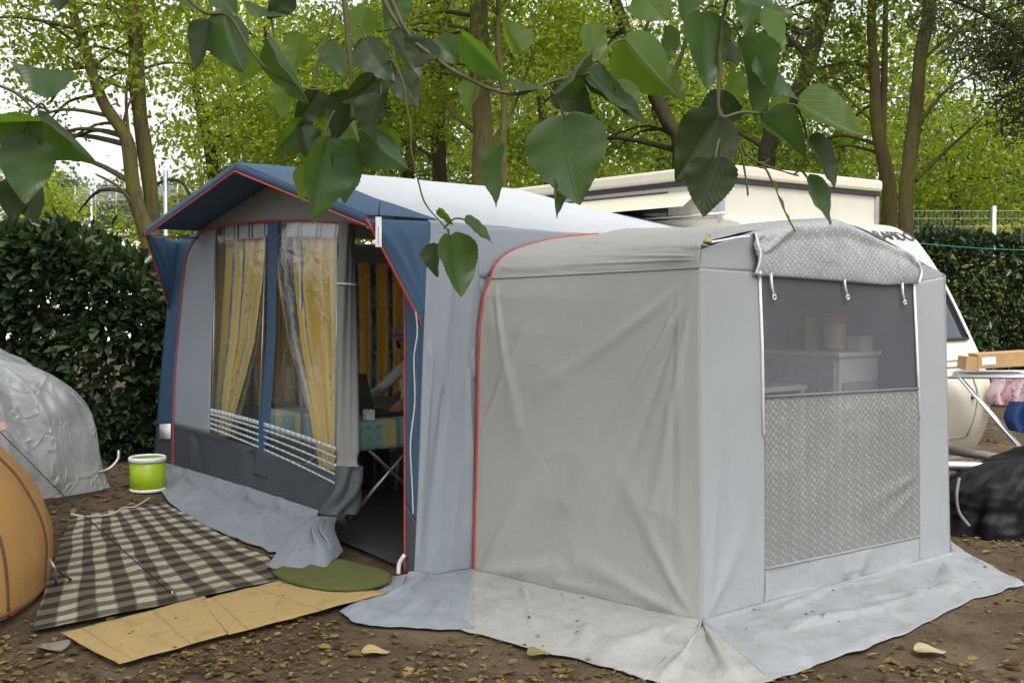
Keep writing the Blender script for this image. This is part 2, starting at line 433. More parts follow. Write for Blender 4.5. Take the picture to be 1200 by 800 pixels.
M['cobalt'] = fabric('blue cloth', (.012, .032, .13), .05)
M['rope'] = plain('dark cord', (.025, .025, .025), .8)
M['wcord'] = plain('white cord', (.42, .42, .38), .7)
M['band'] = plain('printed pale band', (.50, .55, .58), .5)
M['gline'] = plain('green clothesline', (.08, .42, .30), .5)
M['cabw'] = plain('white cabinet board', (.74, .75, .76), .4, var=.04)
M['skin'] = plain('skin', (.52, .30, .21), .5, var=.06)
M['shirt'] = fabric('white shirt', (.66, .66, .64), .1)
M['navy'] = fabric('dark trousers', (.03, .035, .05), 0)
M['cap'] = fabric('grey cap', (.30, .31, .30), .05)
M['jar'] = plain('cream jar', (.62, .45, .30), .3)
M['redlid'] = plain('red lid', (.55, .03, .04), .35)
M['yel'] = plain('yellow carton', (.60, .50, .12), .6)
M['orefl'] = plain('orange reflector', (.8, .22, .05), .3)
M['ink'] = plain('grey lettering', (.035, .05, .075), .45)

def leafmat(name, c1, c2, trans, tc, gloss=.45, spec=.4):
    n = NB(name); geo = n.n('ShaderNodeNewGeometry'); r = geo.outputs['Random Per Island']
    c = n.mix(r, c1, c2); w = n.n('ShaderNodeTexWhiteNoise'); w.noise_dimensions = '1D'; n.put(w.inputs['W'], n.math('MULTIPLY', r, 91.0))
    hv = n.n('ShaderNodeHueSaturation'); n.put(hv.inputs['Color'], c); n.put(hv.inputs['Value'], n.mapr(w.outputs['Value'], 0, 1, .65, 1.35))
    t = n.n('ShaderNodeHueSaturation'); n.put(t.inputs['Color'], tc); n.put(t.inputs['Value'], n.mapr(w.outputs['Value'], 0, 1, .7, 1.25))
    return n.done(n.smix(trans, n.pbr(hv.outputs[0], gloss, Specular_IOR_Level=spec), n.sh('ShaderNodeBsdfTranslucent', t.outputs[0])))
M['lf_bright'] = leafmat('bright leaves', (.08, .135, .014), (.15, .185, .022), .60, (.40, .50, .034), .55, .2)
M['lf_mid'] = leafmat('mid green leaves', (.045, .085, .013), (.09, .13, .02), .55, (.24, .33, .028), .55, .2)
M['lf_yellow'] = leafmat('yellow green leaves', (.17, .19, .02), (.26, .26, .035), .58, (.55, .54, .05), .55, .2)
M['lf_wood'] = leafmat('far wood leaves', (.055, .095, .018), (.12, .155, .03), .5, (.24, .31, .035), .7, .1)
M['lf_dark'] = leafmat('dark laurel leaves', (.014, .030, .012), (.055, .085, .035), .12, (.06, .12, .02), .32, .5)
M['lf_blue'] = leafmat('blue green needles', (.05, .085, .035), (.09, .13, .06), .3, (.12, .18, .06))
M['needle'] = leafmat('dark needles', (.03, .045, .015), (.07, .085, .025), .25, (.12, .14, .03))
M['litter'] = leafmat('fallen leaves', (.06, .036, .016), (.25, .175, .06), .12, (.22, .16, .04), .8, .15)
def bark(name, c1, c2, moss):
    n = NB(name); s = n.obj(); v = n.scale(s, (1, 1, .18)); f = n.noise(26, 5, .65, v)
    c = n.mix(n.mapr(f, .3, .7), c1, c2); m = n.mapr(n.noise(3, 4, .6), .42, .62)
    c = n.mix(n.math('MULTIPLY', m, .75), c, moss)
    return n.done(n.pbr(c, .95, n.bump(f, .9, .03), Specular_IOR_Level=.15))
M['bark'] = bark('mossy bark', (.05, .04, .022), (.12, .098, .05), (.105, .105, .018))
M['barkd'] = bark('dark bark', (.026, .021, .015), (.065, .052, .036), (.05, .052, .016))
def bigleaf(name, top, und, tc):
    n = NB(name); s = n.sep(n.uv()); u = s[0]; v = s[1]
    au = n.math('ABSOLUTE', u)
    mid = n.mapr(au, .03, .012)
    sv = n.math('FRACT', n.math('MULTIPLY', n.math('SUBTRACT', v, n.math('MULTIPLY', au, .75)), 7.0))
    side = n.mapr(n.math('ABSOLUTE', n.math('SUBTRACT', sv, .5)), .09, .02)
    vein = n.math('MAXIMUM', mid, n.math('MULTIPLY', n.math('MULTIPLY', side, .4), n.mapr(n.noise(6, 2), .35, .65)))
    oi = n.n('ShaderNodeObjectInfo'); rr = oi.outputs['Random']
    c = n.mix(n.mapr(n.noise(9, 4), .3, .7), tuple(x*.8 for x in top), tuple(x*1.2 for x in top))
    yel = n.mapr(n.noise(2.6, 3, .6, n.comb(s[0], s[1], n.math('MULTIPLY', rr, 50.0))), .50, .72); c = n.mix(n.math('MULTIPLY', yel, .55), c, (top[0]*2.2, top[1]*1.35, top[2]*.8))
    c = n.mix(n.math('MULTIPLY', side, .16), c, tuple(min(1, x*2.0) for x in top)); c = n.mix(mid, c, (.17, .21, .07))
    hv = n.n('ShaderNodeHueSaturation'); n.put(hv.inputs['Color'], c); n.put(hv.inputs['Value'], n.mapr(rr, 0, 1, .75, 1.25)); n.put(hv.inputs['Hue'], n.mapr(rr, 0, 1, .485, .51))
    geo = n.n('ShaderNodeNewGeometry')
    c2 = n.mix(geo.outputs['Backfacing'], hv.outputs[0], n.mix(vein, und, tuple(x*1.35 for x in und)))
    spot = n.mapr(n.noise(34, 3), .64, .70); tipb = n.math('MULTIPLY', n.mapr(v, .80, 1.0), n.mapr(n.noise(5, 3, .6, n.comb(s[0], s[1], n.math('MULTIPLY', rr, 31.0))), .45, .6))
    c2 = n.mix(n.math('MULTIPLY', n.math('MAXIMUM', spot, tipb), .75), c2, (.085, .05, .02))
    nm = n.bump(n.math('ADD', n.math('MULTIPLY', vein, -.25), n.math('MULTIPLY', n.noise(14, 4), 1.0)), .6, .004)
    return n.done(n.smix(.5, n.pbr(c2, .40, nm, Specular_IOR_Level=.42), n.sh('ShaderNodeBsdfTranslucent', n.mix(vein, tc, tuple(x*.7 for x in tc)))))
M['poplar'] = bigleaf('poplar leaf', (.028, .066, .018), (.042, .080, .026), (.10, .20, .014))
M['poplarb'] = bigleaf('backlit poplar leaf', (.045, .090, .012), (.055, .095, .018), (.22, .36, .016))  # brighter leaf copy, light from behind put into its colours
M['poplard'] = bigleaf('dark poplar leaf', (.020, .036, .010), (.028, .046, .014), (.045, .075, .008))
M['brownleaf'] = plain('withered leaf', (.050, .044, .016), .7)
M['twig'] = plain('twig bark', (.065, .062, .022), .8, scale=60)
M['petiole'] = plain('leaf stalk', (.16, .17, .04), .5)
# ---------------------------------------------------------------- ground
def axis(vals):
    out = [vals[0][0]]
    for (a, b, st) in vals:
        k = max(1, round((b-a)/st)); out += [a+(b-a)*(i+1)/k for i in range(k)]
    return out
xs = axis([(-600, -40, 80), (-40, -8, 2), (-8, 8, .07), (8, 40, 2), (40, 600, 80)])
ys = axis([(-60, 0, 6), (0, 3.5, .5), (3.5, 12, .07), (12, 30, .5), (30, 80, 5), (80, 900, 80)])
vv = []
for y in ys:
    for x in xs:
        z = g(x, y)
        if -8 < x < 8 and 3 < y < 14:
            z += .012*noise.noise(Vector((x*2.2, y*2.2, 1)))+.006*noise.noise(Vector((x*7, y*7, 4)))
        vv.append((x, y, z))
nx = len(xs); ff = [(j*nx+i, j*nx+i+1, (j+1)*nx+i+1, (j+1)*nx+i) for j in range(len(ys)-1) for i in range(nx-1)]
me = bpy.data.meshes.new('ground'); me.from_pydata(vv, [], ff); me.polygons.foreach_set('use_smooth', [True]*len(ff)); me.materials.append(M['soil'])
ground = link(bpy.data.objects.new('ground', me)); tag(ground, 'brown earth strewn with dry leaves', None, None, 'structure')
# pale open field rising behind the left hedge
hb = MB()
hb.grid(lambda u, v: (-70+u*78, 24+v*60, .1+ (1-u)*1.2 + v*(5.2+2.4*u) + .25*noise.noise(Vector((u*6, v*5, 2)))), 40, 30)
tag(hb.build('field', M['field']), 'pale sunlit open field rising behind the hedge', None, None, 'structure')

# ---------------------------------------------------------------- awning
aw = thing('caravan_awning', 'large blue and grey caravan awning with gabled porch, yellow curtains and open doorway', 'awning', W(0, 1.7, 0))
BR = 1.685; BW = 3.37; AB_ = 2.95
def zr(a, b):
    zrg = 2.468-.03*sm(a, -.4, 2)-.13*sm(a, 1.8, 2.95)
    zright = 2.03-.05*sm(a, -.4, 1.4)-.03*sm(a, 1.4, 2.95); zleft = 2.11-.03*sm(a, -.4, 3)
    if b < BR: return zright+(zrg-zright)*max(0, b)/BR
    return zrg+(zleft-zrg)*min(1, (b-BR)/(BW-BR))
def roofpt(a, b, lift=0):
    s = .02*math.sin(math.pi*min(1, max(0, (a+.4)/3.35)))*math.sin(math.pi*(b % BR)/BR)
    nz = .006*noise.noise(Vector((a*2, b*2, 7)))+.003*noise.noise(Vector((a*7, b*5, 3)))
    return W(a, b, zr(a, b)-s+nz+lift)
mb = MB(); mb.grid(lambda u, v: roofpt(.05+u*(AB_-.05), v*BW), 60, 60, uvfn=lambda u, v: (u*2.9, v*3.6))
mb.build('roof', M['roof'], aw, solid=.004)
mb = MB(); mb.grid(lambda u, v: roofpt(-.4+u*.47, v*BW, .003), 14, 60, uvfn=lambda u, v: (u*.45, v*3.6))
mb.grid(lambda u, v: W(-.402, u*BW, zr(-.4, u*BW)-.055*v+.003), 60, 2, uvfn=lambda u, v: (u*3.4, v*.06))
mb.build('canopy', M['blue'], aw, solid=.004)
mb = MB(); mb.tube([W(-.406, BW*i/60, zr(-.4, BW*i/60)-.055) for i in range(61)], .007, 6)
mb.build('piping', M['red'], aw)
# side wings of the canopy
def wing(b, top0, name):
    m = MB(); sgn = -1 if b < 1 else 1
    f0 = W(-.4, b, zr(-.4, b)-.02); w0 = W(0, b, zr(0, b)-.01); tip = W(0, b, top0)
    if b > 1: w0, tip = FW(208, 284, .004), FW(199, 362, .004)
    patch(m, [[tip+U*-.012, tip+U*.012], [f0.lerp(tip, .5), w0.lerp(tip, .5)+U*.012], [f0, w0+U*.012]], V*sgn, 16, 30, .012, 3+b, [(0.1, .95, .6, .1, .08, .02), (.5, .95, .75, .2, .08, .018)], stretch=(4, 1.2))
    o = m.build(name, M['blue'], aw, solid=.004)
    t = MB(); t.tube([f0.lerp(tip, i/12)+U*(-.004)+V*sgn*.002 for i in range(13)], .008, 6); t.build('wing_piping', M['red'], o)
wing(-.004, 1.36, 'canopy_wing'); wing(BW+.004, 1.30, 'canopy_wing')
# spike and poles
mb = MB(); mb.tube([W(-.36, BR, 2.47), W(-.36, BR, 2.53)], .004, 6); mb.build('pole_spike', M['steel'], aw)
mb = MB()
mb.tube([W(-.36, .06, 1.97), W(.05, .06, 1.96)], .011, 8); mb.build('canopy_pole', M['steel'], aw)
mb = MB(); mb.tube([W(-.36, BW-.06, 2.05), W(.05, BW-.06, 2.05)], .011, 8); mb.build('canopy_pole', M['steel'], aw)
for b in (.05, BR, BW-.05):
    mb = MB(); mb.tube([W(.07, b, g(*W(.07, b, 0)[:2])), W(.07, b, zr(.07, b)-.03)], .012, 8); mb.build('upright_pole', M['steel'], aw)
mb = MB(); mb.tube([W(.05, BR, zr(0, BR)-.05), W(AB_, BR, zr(AB_, BR)-.05)], .012, 8); mb.build('ridge_pole', M['steel'], aw)

# front wall
def fw(*pts, off=0): return [FW(x, y, off) for (x, y) in pts]
arch = fw((217, 313), (220, 298), (226, 286), (240, 270), (274, 263), (311, 259), (356, 259), (405, 262), (440, 266), (462, 285))
mb = MB(); nb = []
bs = [min(BW-.01, ab(p)[1]) for p in arch]
patch(mb, [arch, [W(.01, max(.02, b), zr(.01, max(.02, b))-.012) for b in bs]], FWN, 60, 14, .004, 5)
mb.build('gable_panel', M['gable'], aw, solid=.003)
mb = MB(); mb.tube([p+FWN*.006 for p in catmull(arch, 5)], .0065, 6); mb.build('arch_piping', M['red'], aw)
# left margin (blue with dark foot)
mb = MB()
patch(mb, [fw((183, 500), (203, 498)), fw((189, 430), (206, 430)), fw((196, 360), (212, 335)), fw((200, 320), (218, 311)), fw((203, 293), (224, 286)), fw((206, 282), (236, 272))], FWN, 8, 50, .006, 2)
mb.build('side_panel', M['blue'], aw, solid=.003)
mb = MB(); patch(mb, [fw((179, 546), (203, 552)), fw((183, 500), (203, 498))], FWN, 8, 14, .004, 2); mb.build('splash_panel', M['dark'], aw, solid=.003)
mb = MB(); mb.tube(catmull(fw((203, 553), (204, 457), (210, 380), (214, 330), (217, 313), off=.006), 6), .0065, 6); mb.build('seam_piping', M['red'], aw)
mb = MB(); mb.poly(fw((187, 497), (200, 496), (200, 514), (187, 514), off=.012)); mb.build('sewn_tag', M['white'], aw, solid=.003)
# grey panel left of the window
mb = MB(); patch(mb, [fw((203, 498), (246, 508)), fw((206, 420), (248, 420)), fw((217, 313), (251, 310)), fw((226, 286), (252, 286)), fw((240, 270), (254, 267))], FWN, 16, 50, .004, 4)
mb.build('front_panel', M['grey'], aw, solid=.003)
# charcoal lower band
mb = MB(); patch(mb, [fw((203, 552), (260, 569), (320, 588), (363, 603), (404, 617)), fw((203, 524), (260, 538), (320, 557), (363, 570), (407, 582)), fw((202, 498), (246, 508), (320, 531), (394, 554), (408, 557))], FWN, 90, 26, .009, 6,
    [(.15, 1, .22, 0, .04, -.02), (.5, .95, .42, .05, .03, .03), (.52, .9, .56, .05, .04, -.025), (.75, .9, .7, .1, .04, .015), (.95, .9, .85, .05, .05, .025)])
mb.build('splash_wall', M['dark'], aw, solid=.003)
# window strips and panes
mb = MB(); patch(mb, [fw((297, 527), (310, 531), off=.012), fw((304, 500), (316, 500), off=.012), fw((312, 400), (323, 400), off=.012), fw((314, 259), (326, 259), off=.012)], FWN, 6, 60, .004, 8); mb.build('window_strip', M['blue'], aw, solid=.003)
mb = MB(); patch(mb, [fw((296, 555), (312, 560), off=.014), fw((301, 525), (312, 529), off=.014)], FWN, 6, 12, .01, 8); mb.build('strap_end', M['dark'], aw, solid=.004)
def pane(lo, hi, name='window'):
    m = MB(); patch(m, [lo, hi], FWN, 24, 40, .006, 12); return m.build(name, M['vinyl'], aw)
w1 = pane(fw((247, 508), (305, 527)), fw((254, 266), (314, 260)))
w2 = pane(fw((308, 527), (394, 553)), fw((325, 260), (398, 261)))
# white printed bands at the foot of the windows
for w_, (xa, xb) in ((w1, (246, 303)), (w2, (309, 394))):
    m = MB()
    for k in range(5):
        f = k/4
        def yb(x): 
            t = (x-246)/149; return (478+t*34+t*t*12)+f*(22+t*20)
        hgt = 5 if k == 0 else 2.6
        pts = [xa+(xb-xa)*i/14 for i in range(15)]
        lo = [FW(x, yb(x)+hgt, .016) for x in pts]; hi = [FW(x, yb(x), .016) for x in pts]
        for i in range(14): m.poly([lo[i], lo[i+1], hi[i+1], hi[i]])
    m.build('printed_band', M['band'], w_, solid=.001)
# light edge strips of the windows
for (p, q) in (((248, 508), (253, 275)), ((303, 524), (312, 275)), ((310, 529), (327, 275)), ((393, 552), (396, 275))):
    m = MB(); m.tube([FW(*p, .004), FW(*q, .004)], .006, 6); m.build('window_edging', M['steel'], aw)
mb = MB(); mb.tube(fw((247, 509), (305, 529), (394, 554), off=.008), .007, 6); mb.build('window_sill_seam', M['vinyl'], aw)
mb = MB(); patch(mb, [fw((258, 281), (300, 279), (345, 277), (396, 279), off=-.05), fw((258, 263), (311, 261), (356, 261), (398, 263), off=-.05)], FWN, 60, 6, .01, 2, stretch=(6, 1)); mb.build('valance', M['valance'], aw)

def drape(rows, name, nf, cloth, dep=.05, seed=0, base=-.12, par=aw, plane=None):
    """rows: list of (y, x0, x1) px, top to bottom; folds gathered along u"""
    m = MB(); plane = plane or (lambda x, y, o: FW(x, y, o))
    L = [[plane(x0, y, base), plane(x1, y, base)] for (y, x0, x1) in rows]
    tot = len(L)-1
    def fn(u, v):
        d = v*tot; k = min(tot-1, int(d)); t = d-k; t = t*t*(3-2*t)*.5+t*.5
        a = L[k][0].lerp(L[k+1][0], t); b = L[k][1].lerp(L[k+1][1], t)
        uu = u+.012*math.sin(v*5+u*13+seed)
        f = math.sin(uu*nf*2*math.pi+seed)+.4*math.sin(uu*nf*4.7*math.pi+v*3+seed*2)
        return a.lerp(b, u)+FWN*(dep*f*(.6+.4*v))
    ht = (L[0][0]-L[-1][0]).length
    m.grid(fn, nf*14, 50, uvfn=lambda u, v: (u*cloth+seed*.13, (1-v)*ht))
    return m.build(name, M['curtain'], par, solid=.002)
drape([(270, 254, 316), (330, 253, 312), (400, 252, 302), (465, 250, 285), (512, 249, 272)], 'curtain', 5, 1.25, .03, 1)
drape([(290, 282, 318), (380, 276, 306), (450, 265, 290), (505, 262, 278)], 'curtain', 3, .7, .02, 2.2, -.22)
drape([(270, 324, 400), (320, 327, 400), (400, 340, 400), (480, 362, 399), (552, 379, 398)], 'curtain', 7, 1.6, .03, 0.3)
# door jamb panel, right margin
mb = MB()
CB = lambda z: W(-.17*(1-z/2), -.1*(1-z/2)-.002, z)
zt = [0.02, .33, .7, 1.3, 1.66, 1.98]
xl = [(475, 672), (475, 588), (475, 500), (475, 385), (474, 335), (465, 285)]
rowsj = [[FW(x, y), CB(z)] for (x, y), z in zip(xl, zt)]
patch(mb, rowsj[1:], FWN, 14, 60, .008, 21, [(.6, .9, .7, .1, .09, .03), (.3, .9, .35, .3, .07, -.02)], stretch=(5, .8)); mb.build('jamb_panel', M['blue'], aw, solid=.003)
mb = MB(); patch(mb, rowsj[:2], FWN, 14, 14, .006, 22); mb.build('jamb_foot', M['dark'], aw, solid=.003)
mb = MB(); mb.tube(catmull([r[0]+FWN*.004 for r in rowsj], 6), .0065, 6); mb.build('jamb_piping', M['red'], aw)
# end wall with the annex opening
mb = MB()
def ewrow(z, aend=AB_): return [CB(z), W(.45, -.1*(1-z/2), z), W(1.2, -.1*(1-z/2), z), W(aend, -.1*(1-z/2), z)]
top = [W(AB_*i/8, 0, zr(AB_*i/8, 0)-.002) for i in range(9)]
topA = [W(.33*i/4, 0, zr(.33*i/4, 0)-.002) for i in range(5)]
def erow(z, a1, zend=None): return [CB(z), W(a1, -.1*(1-z/2), z)]
fl = [(.1, .62, -.02, .02, .07, .05), (.35, .5, .12, .02, .09, -.03), (.75, .55, .8, .02, .08, .022), (.5, .98, .3, .6, .1, .02)]
patch(mb, [erow(.01, .36), erow(.5, .36), erow(1.0, .36), erow(1.5, .36), topA], EWN, 40, 100, .011, 31, fl, stretch=(2.2, .7))
arcE = [EW(573, 327, .002)]+[EW(*p, .002) for p in ((579, 311), (594, 297), (618, 287), (655, 279), (700, 274.5))]
lowA = [W(.30, -.012, 1.70)]+arcE+[W(1.62, -.0, 1.99), W(2.4, -.0, 1.93), W(2.66, -.01, 1.78), W(2.76, -.03, 1.5)]
patch(mb, [lowA, [W(.33+(AB_-.33)*i/10, 0, zr(.33+(AB_-.33)*i/10, 0)-.002) for i in range(11)]], EWN, 60, 8, .002, 33)
patch(mb, [[W(.28, -.045, 1.1), W(.42, -.045, 1.1)], [W(.28, -.012, 1.72), W(.40, -.012, 1.72)], [W(.33, -.002, 1.98), W(.44, -.002, 1.95)]], EWN, 6, 20, .001, 35)
patch(mb, [[W(2.75, -.09, .02), W(AB_, -.09, .02)], [W(2.75, -.002, 1.93), W(AB_, -.002, 1.93)]], EWN, 6, 30, .004, 34)
mb.build('end_wall', M['grey'], aw, solid=.003)
# left end wall with window and curtains inside
mb = MB()
def LW(a, z, off=0): return W(a, BW+.02+.06*(1-z/2)-off, z)
gz = .14
def lq(a0, a1, z0, z1, m_, s): patch(m_, [[LW(a0, z0), LW(a1, z0)], [LW(a0, z1), LW(a1, z1)]], V, 20, 20, .004, s)
lq(0, AB_, .1, .72, mb, 41); lq(0, AB_, 1.86, 2.05, mb, 42); lq(0, .3, .72, 1.86, mb, 43); lq(2.7, AB_, .72, 1.86, mb, 44)
mb.build('rear_wall', M['grey'], aw, solid=.003)
mb = MB(); patch(mb, [[LW(.3, .72), LW(2.7, .72)], [LW(.3, 1.86), LW(2.7, 1.86)]], V, 20, 20, .006, 45); mb.build('window', M['vinyl'], aw)
for (a0, a1, sd) in ((.25, 1.0, 1), (1.05, 1.9, 2.5), (1.95, 2.7, 4)):
    m = MB(); nf = 6
    m.grid(lambda u, v: W(a0+(a1-a0)*u, BW-.06+.035*math.sin(u*nf*6.28+sd+.6*math.sin(v*3)), .68+1.2*(1-v)+0*u), 84, 30, uvfn=lambda u, v: (u*1.3+sd*.3, (1-v)*1.2))
    m.build('curtain', M['curtain'], aw, solid=.002)
# groundsheet
mb = MB(); mb.grid(lambda u, v: (lambda p: Vector((p.x, p.y, g(p.x, p.y)+.03+.004*noise.noise(Vector((u*9, v*9, 0))))))(W(-.12+u*(AB_+.1), -.05+v*3.4, 0)), 50, 50, uvfn=lambda u, v: (u*3, v*3.4))
mb.build('groundsheet', M['floor'], aw)
# rolled door flap and its foot spilling outside
mb = MB(); spn = [FW(406, 262, .03), FW(405, 300, .04), FW(405, 400, .05), FW(407, 500, .06), FW(408, 545, .07)]
sp = catmull(spn, 10)
def flap(u, v):
    p = interp(sp, v); a = u*2*math.pi
    r = (.045+.02*v)*(1+.22*math.sin(a*3+v*4)+.12*math.sin(a*7+v*9))
    if abs(v-.12) < .03 or abs(v-.97) < .02: r *= .85
    return p+V*(math.cos(a)*r)+FWN*(math.sin(a)*r)
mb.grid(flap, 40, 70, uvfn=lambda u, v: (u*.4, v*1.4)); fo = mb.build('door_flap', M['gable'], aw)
for yy in (333, 545):
    m = MB(); c = FW(406.5, yy, .055); rr = .055 if yy < 400 else .072
    m.tube([c+V*(rr*math.cos(i*.4))+FWN*(rr*math.sin(i*.4)) for i in range(17)], .006, 6); m.build('tie', M['white'], fo)
mb = MB()
sp2 = catmull([FW(408, 545, .07), FW(405, 575, .09), FW(394, 600, .13)], 8)
def flapd(u, v):
    p = interp(sp2, v); a = u*2*math.pi; r = (.066+.03*v)*(1+.25*math.sin(a*3+2)+.15*math.sin(a*5+v*7))
    return p+V*(math.cos(a)*r)+FWN*(math.sin(a)*r)
mb.grid(flapd, 40, 20, uvfn=lambda u, v: (u*.5, v*.4)); mb.build('door_flap_foot', M['dark'], aw)
mb = MB()
def gp(px, py, lift): return G(px, py, lift)
T0, T1 = FW(366, 604, .06), FW(395, 606, .07)
gb = [gp(312, 664, .05), gp(335, 668, .06), gp(362, 669, .06), gp(384, 666, .06), gp(402, 645, .05)]
tt = [T0.lerp(T1, k/4) for k in range(5)]
patch(mb, [gb, [a.lerp(b, .35)+FWN*.02 for a, b in zip(gb, tt)], [a.lerp(b, .7)+FWN*.03 for a, b in zip(gb, tt)], tt], (FWN+ZZ*.6).normalized(), 60, 50, .010, 51,
      [(.5, .98, .16, .02, .05, .035), (.55, .98, .50, .0, .05, .04), (.6, .98, .85, .05, .06, .03), (.5, .9, .33, .0, .04, -.03), (.6, .9, .68, .0, .04, -.03)], smoothrows=True)
mb.build('door_skirt', M['skirt'], aw, solid=.003)
# ground skirts of front wall and end wall
def skirt(name, inner, outer, seed, mat, par, folds=(), nu=150, nv=40, amp=.014, bow=.03):
    m = MB(); k = len(inner)
    oc = catmull(outer, 10); outer = [p+(p-interp(inner, i/(len(oc)-1))).normalized()*(.035*noise.noise(Vector((i*.33, seed, 0)))+.015*noise.noise(Vector((i*1.1, seed, 3)))) for i, p in enumerate(oc)]
    inner = [interp(inner, i/(len(oc)-1)) for i in range(len(oc))]
    mid = [a.lerp(b, .5)+ZZ*bow*.6 for a, b in zip(inner, outer)]
    near = [a.lerp(b, .14)+ZZ*.014 for a, b in zip(inner, outer)]
    lip = [a+ZZ*.05-(a-b).normalized()*.002 for a, b in zip(inner, outer)]
    patch(m, [outer, mid, near, lip], ZZ, nu, nv, amp, seed, folds, stretch=(2.0, 3.2), smoothrows=True)
    for i, p in enumerate(m.v):
        z0 = g(p[0], p[1])+.012
        if p[2] < z0: m.v[i] = (p[0], p[1], z0+.006*noise.noise(Vector((p[0]*9, p[1]*9, 0))))
    return m.build(name, mat, par, solid=.004, solid_off=1)
skirt('ground_skirt', fw((192, 549), (240, 563), (300, 582), (350, 599), (374, 607), off=.004), [G(*p, .015) for p in ((184, 566), (205, 594), (262, 625), (308, 642), (336, 652))], 61, M['skirt'], aw,
      [(.06, 1, .04, .2, .03, .07), (.2, 1, .24, .1, .05, .035), (.42, 1, .36, .05, .04, .03), (.6, 1, .66, .05, .05, .035), (.8, 1, .78, .0, .04, .04)])
skirt('ground_skirt', [CB(.015)+FWN*.03, CB(.012)+EWN*.005, EW(515, 684, .005), EW(556, 684, .008)], [G(*p, .015) for p in ((398, 716), (425, 731), (495, 736), (556, 738))], 62, M['grey'], aw,
      [(.3, 1, .1, .1, .06, .05), (.5, .9, .45, .1, .05, .03), (.7, .9, .72, .1, .05, .03)])
m = MB(); patch(m, [[G(416, 686, .02), G(438, 694, .02), G(468, 690, .02)], [FW(437, 677, .1), FW(455, 676, .12), FW(478, 672, .06)]], ZZ, 30, 14, .02, 64); m.build('loose_skirt_end', M['skirt'], aw, solid=.003)
m = MB(); m.tube(catmull([FW(474, 650, .02), FW(468, 660, .03), FW(467, 672, .03)], 6), [.012]*13, 8); m.build('strap_end', M['white'], aw)

# ---------------------------------------------------------------- annex
an = thing('kitchen_annex_tent', 'boxy pale grey annex tent with mesh window and rolled up window cover', 'tent', (A0+B0)/2)
Atop = AP(820, 314); Abase = AP(822, 738)
seamL = [EW(*p, .02) for p in ((554, 686), (555, 620), (558, 500), (559, 430), (561, 380), (566, 345), (573, 327))]
Aline = [Abase, AP(823, 680), AP(822, 560), AP(821, 480), AP(820, 420), AP(820, 360), Atop]
mb = MB(); ALN = (Abase-seamL[0]).cross(ZZ).normalized()
if ALN.dot(Vector((0, 1, 0))) > 0: ALN = -ALN
patch(mb, [[a, b] for a, b in zip(seamL, Aline)], ALN, 130, 150, .0115, 71,
      [(.98, .99, .45, .30, .026, .034), (.96, .99, .62, .25, .024, -.018), (.97, .99, .3, .62, .024, .018), (.98, .99, .80, .30, .02, .02), (.02, .45, .35, .98, .02, .014), (.05, .98, .22, .5, .02, .018), (.02, .02, .3, .35, .05, .016), (.98, .02, .5, .14, .03, .026), (.98, .02, .7, .4, .028, .016), (.03, .02, .4, .10, .025, .022), (.03, .02, .25, .3, .025, .016),
       (.02, .9, .2, .5, .05, .010), (.05, .05, .5, .10, .03, .02), (.4, .06, .9, .05, .025, .015), (.92, .95, .93, .1, .02, .006), (.9, .95, .89, .15, .012, -.006)], stretch=(1.1, .7), rot=.3)
mb.build('side_wall', M['warm'], an, solid=.003)
E = [seamL[-1]]+[EW(*p, .02) for p in ((579, 311), (594, 297), (618, 287), (655, 279), (700, 274.5))]+[W(1.62, -.02, 2.03), W(2.2, -.02, 1.97), W(2.6, -.02, 1.84), W(2.72, -.02, 1.70)]
Ff = [Atop]+[AP(*p) for p in ((820, 305), (821, 294), (824, 285), (850, 277), (890, 269), (985, 261), (1045, 285), (1085, 310), (1108, 322))]
mb = MB()
def nE(j): return catmull(E, 6)[j]
Ec, Fc = catmull(E, 6), catmull(Ff, 6); n_e = len(Ec)-1
split = 22
def roofan(u, v, lo, hi):
    d = lo+v*(hi-lo); k = min(int(d), n_e-1); t = d-k
    e = Ec[k].lerp(Ec[k+1], t); f = Fc[k].lerp(Fc[k+1], t)
    p = e.lerp(f, u)
    out = (ALN*(1-sm(d, 10, 24))+ZZ*sm(d, 6, 20)).normalized()
    am = .0045*(noise.noise(Vector((u*5, d*.25, 5)))+.6*noise.noise(Vector((u*13, d*.5, 2))))
    am += foldsum([(.97, .12, .35, .1, .016, .014), (.97, .16, .5, .2, .02, .010), (.05, .1, .3, .06, .03, .006)], u, d/n_e)
    return p+out*(am-.006*math.sin(math.pi*u))*min(1, 10*min(u, 1-u)+.1)*min(1, d*.6+.1)
mb.grid(lambda u, v: roofan(u, v, 0, n_e), 80, 110, uvfn=lambda u, v: (u*1.6, v*3))
mb.build('roof', M['warm'], an, solid=.003)
mb = MB(); mb.tube([a.lerp(b, i/40)+ALN*(.004) for i in range(41) for a, b in [(seamL[-1], Atop)]], .0035, 5); mb.build('eave_seam', M['gable'], an)
mb = MB(); mb.tube([p+EWN*.012 for p in catmull(seamL+E[1:6], 6)], .0085, 7); mb.build('zip_piping', M['red'], an)
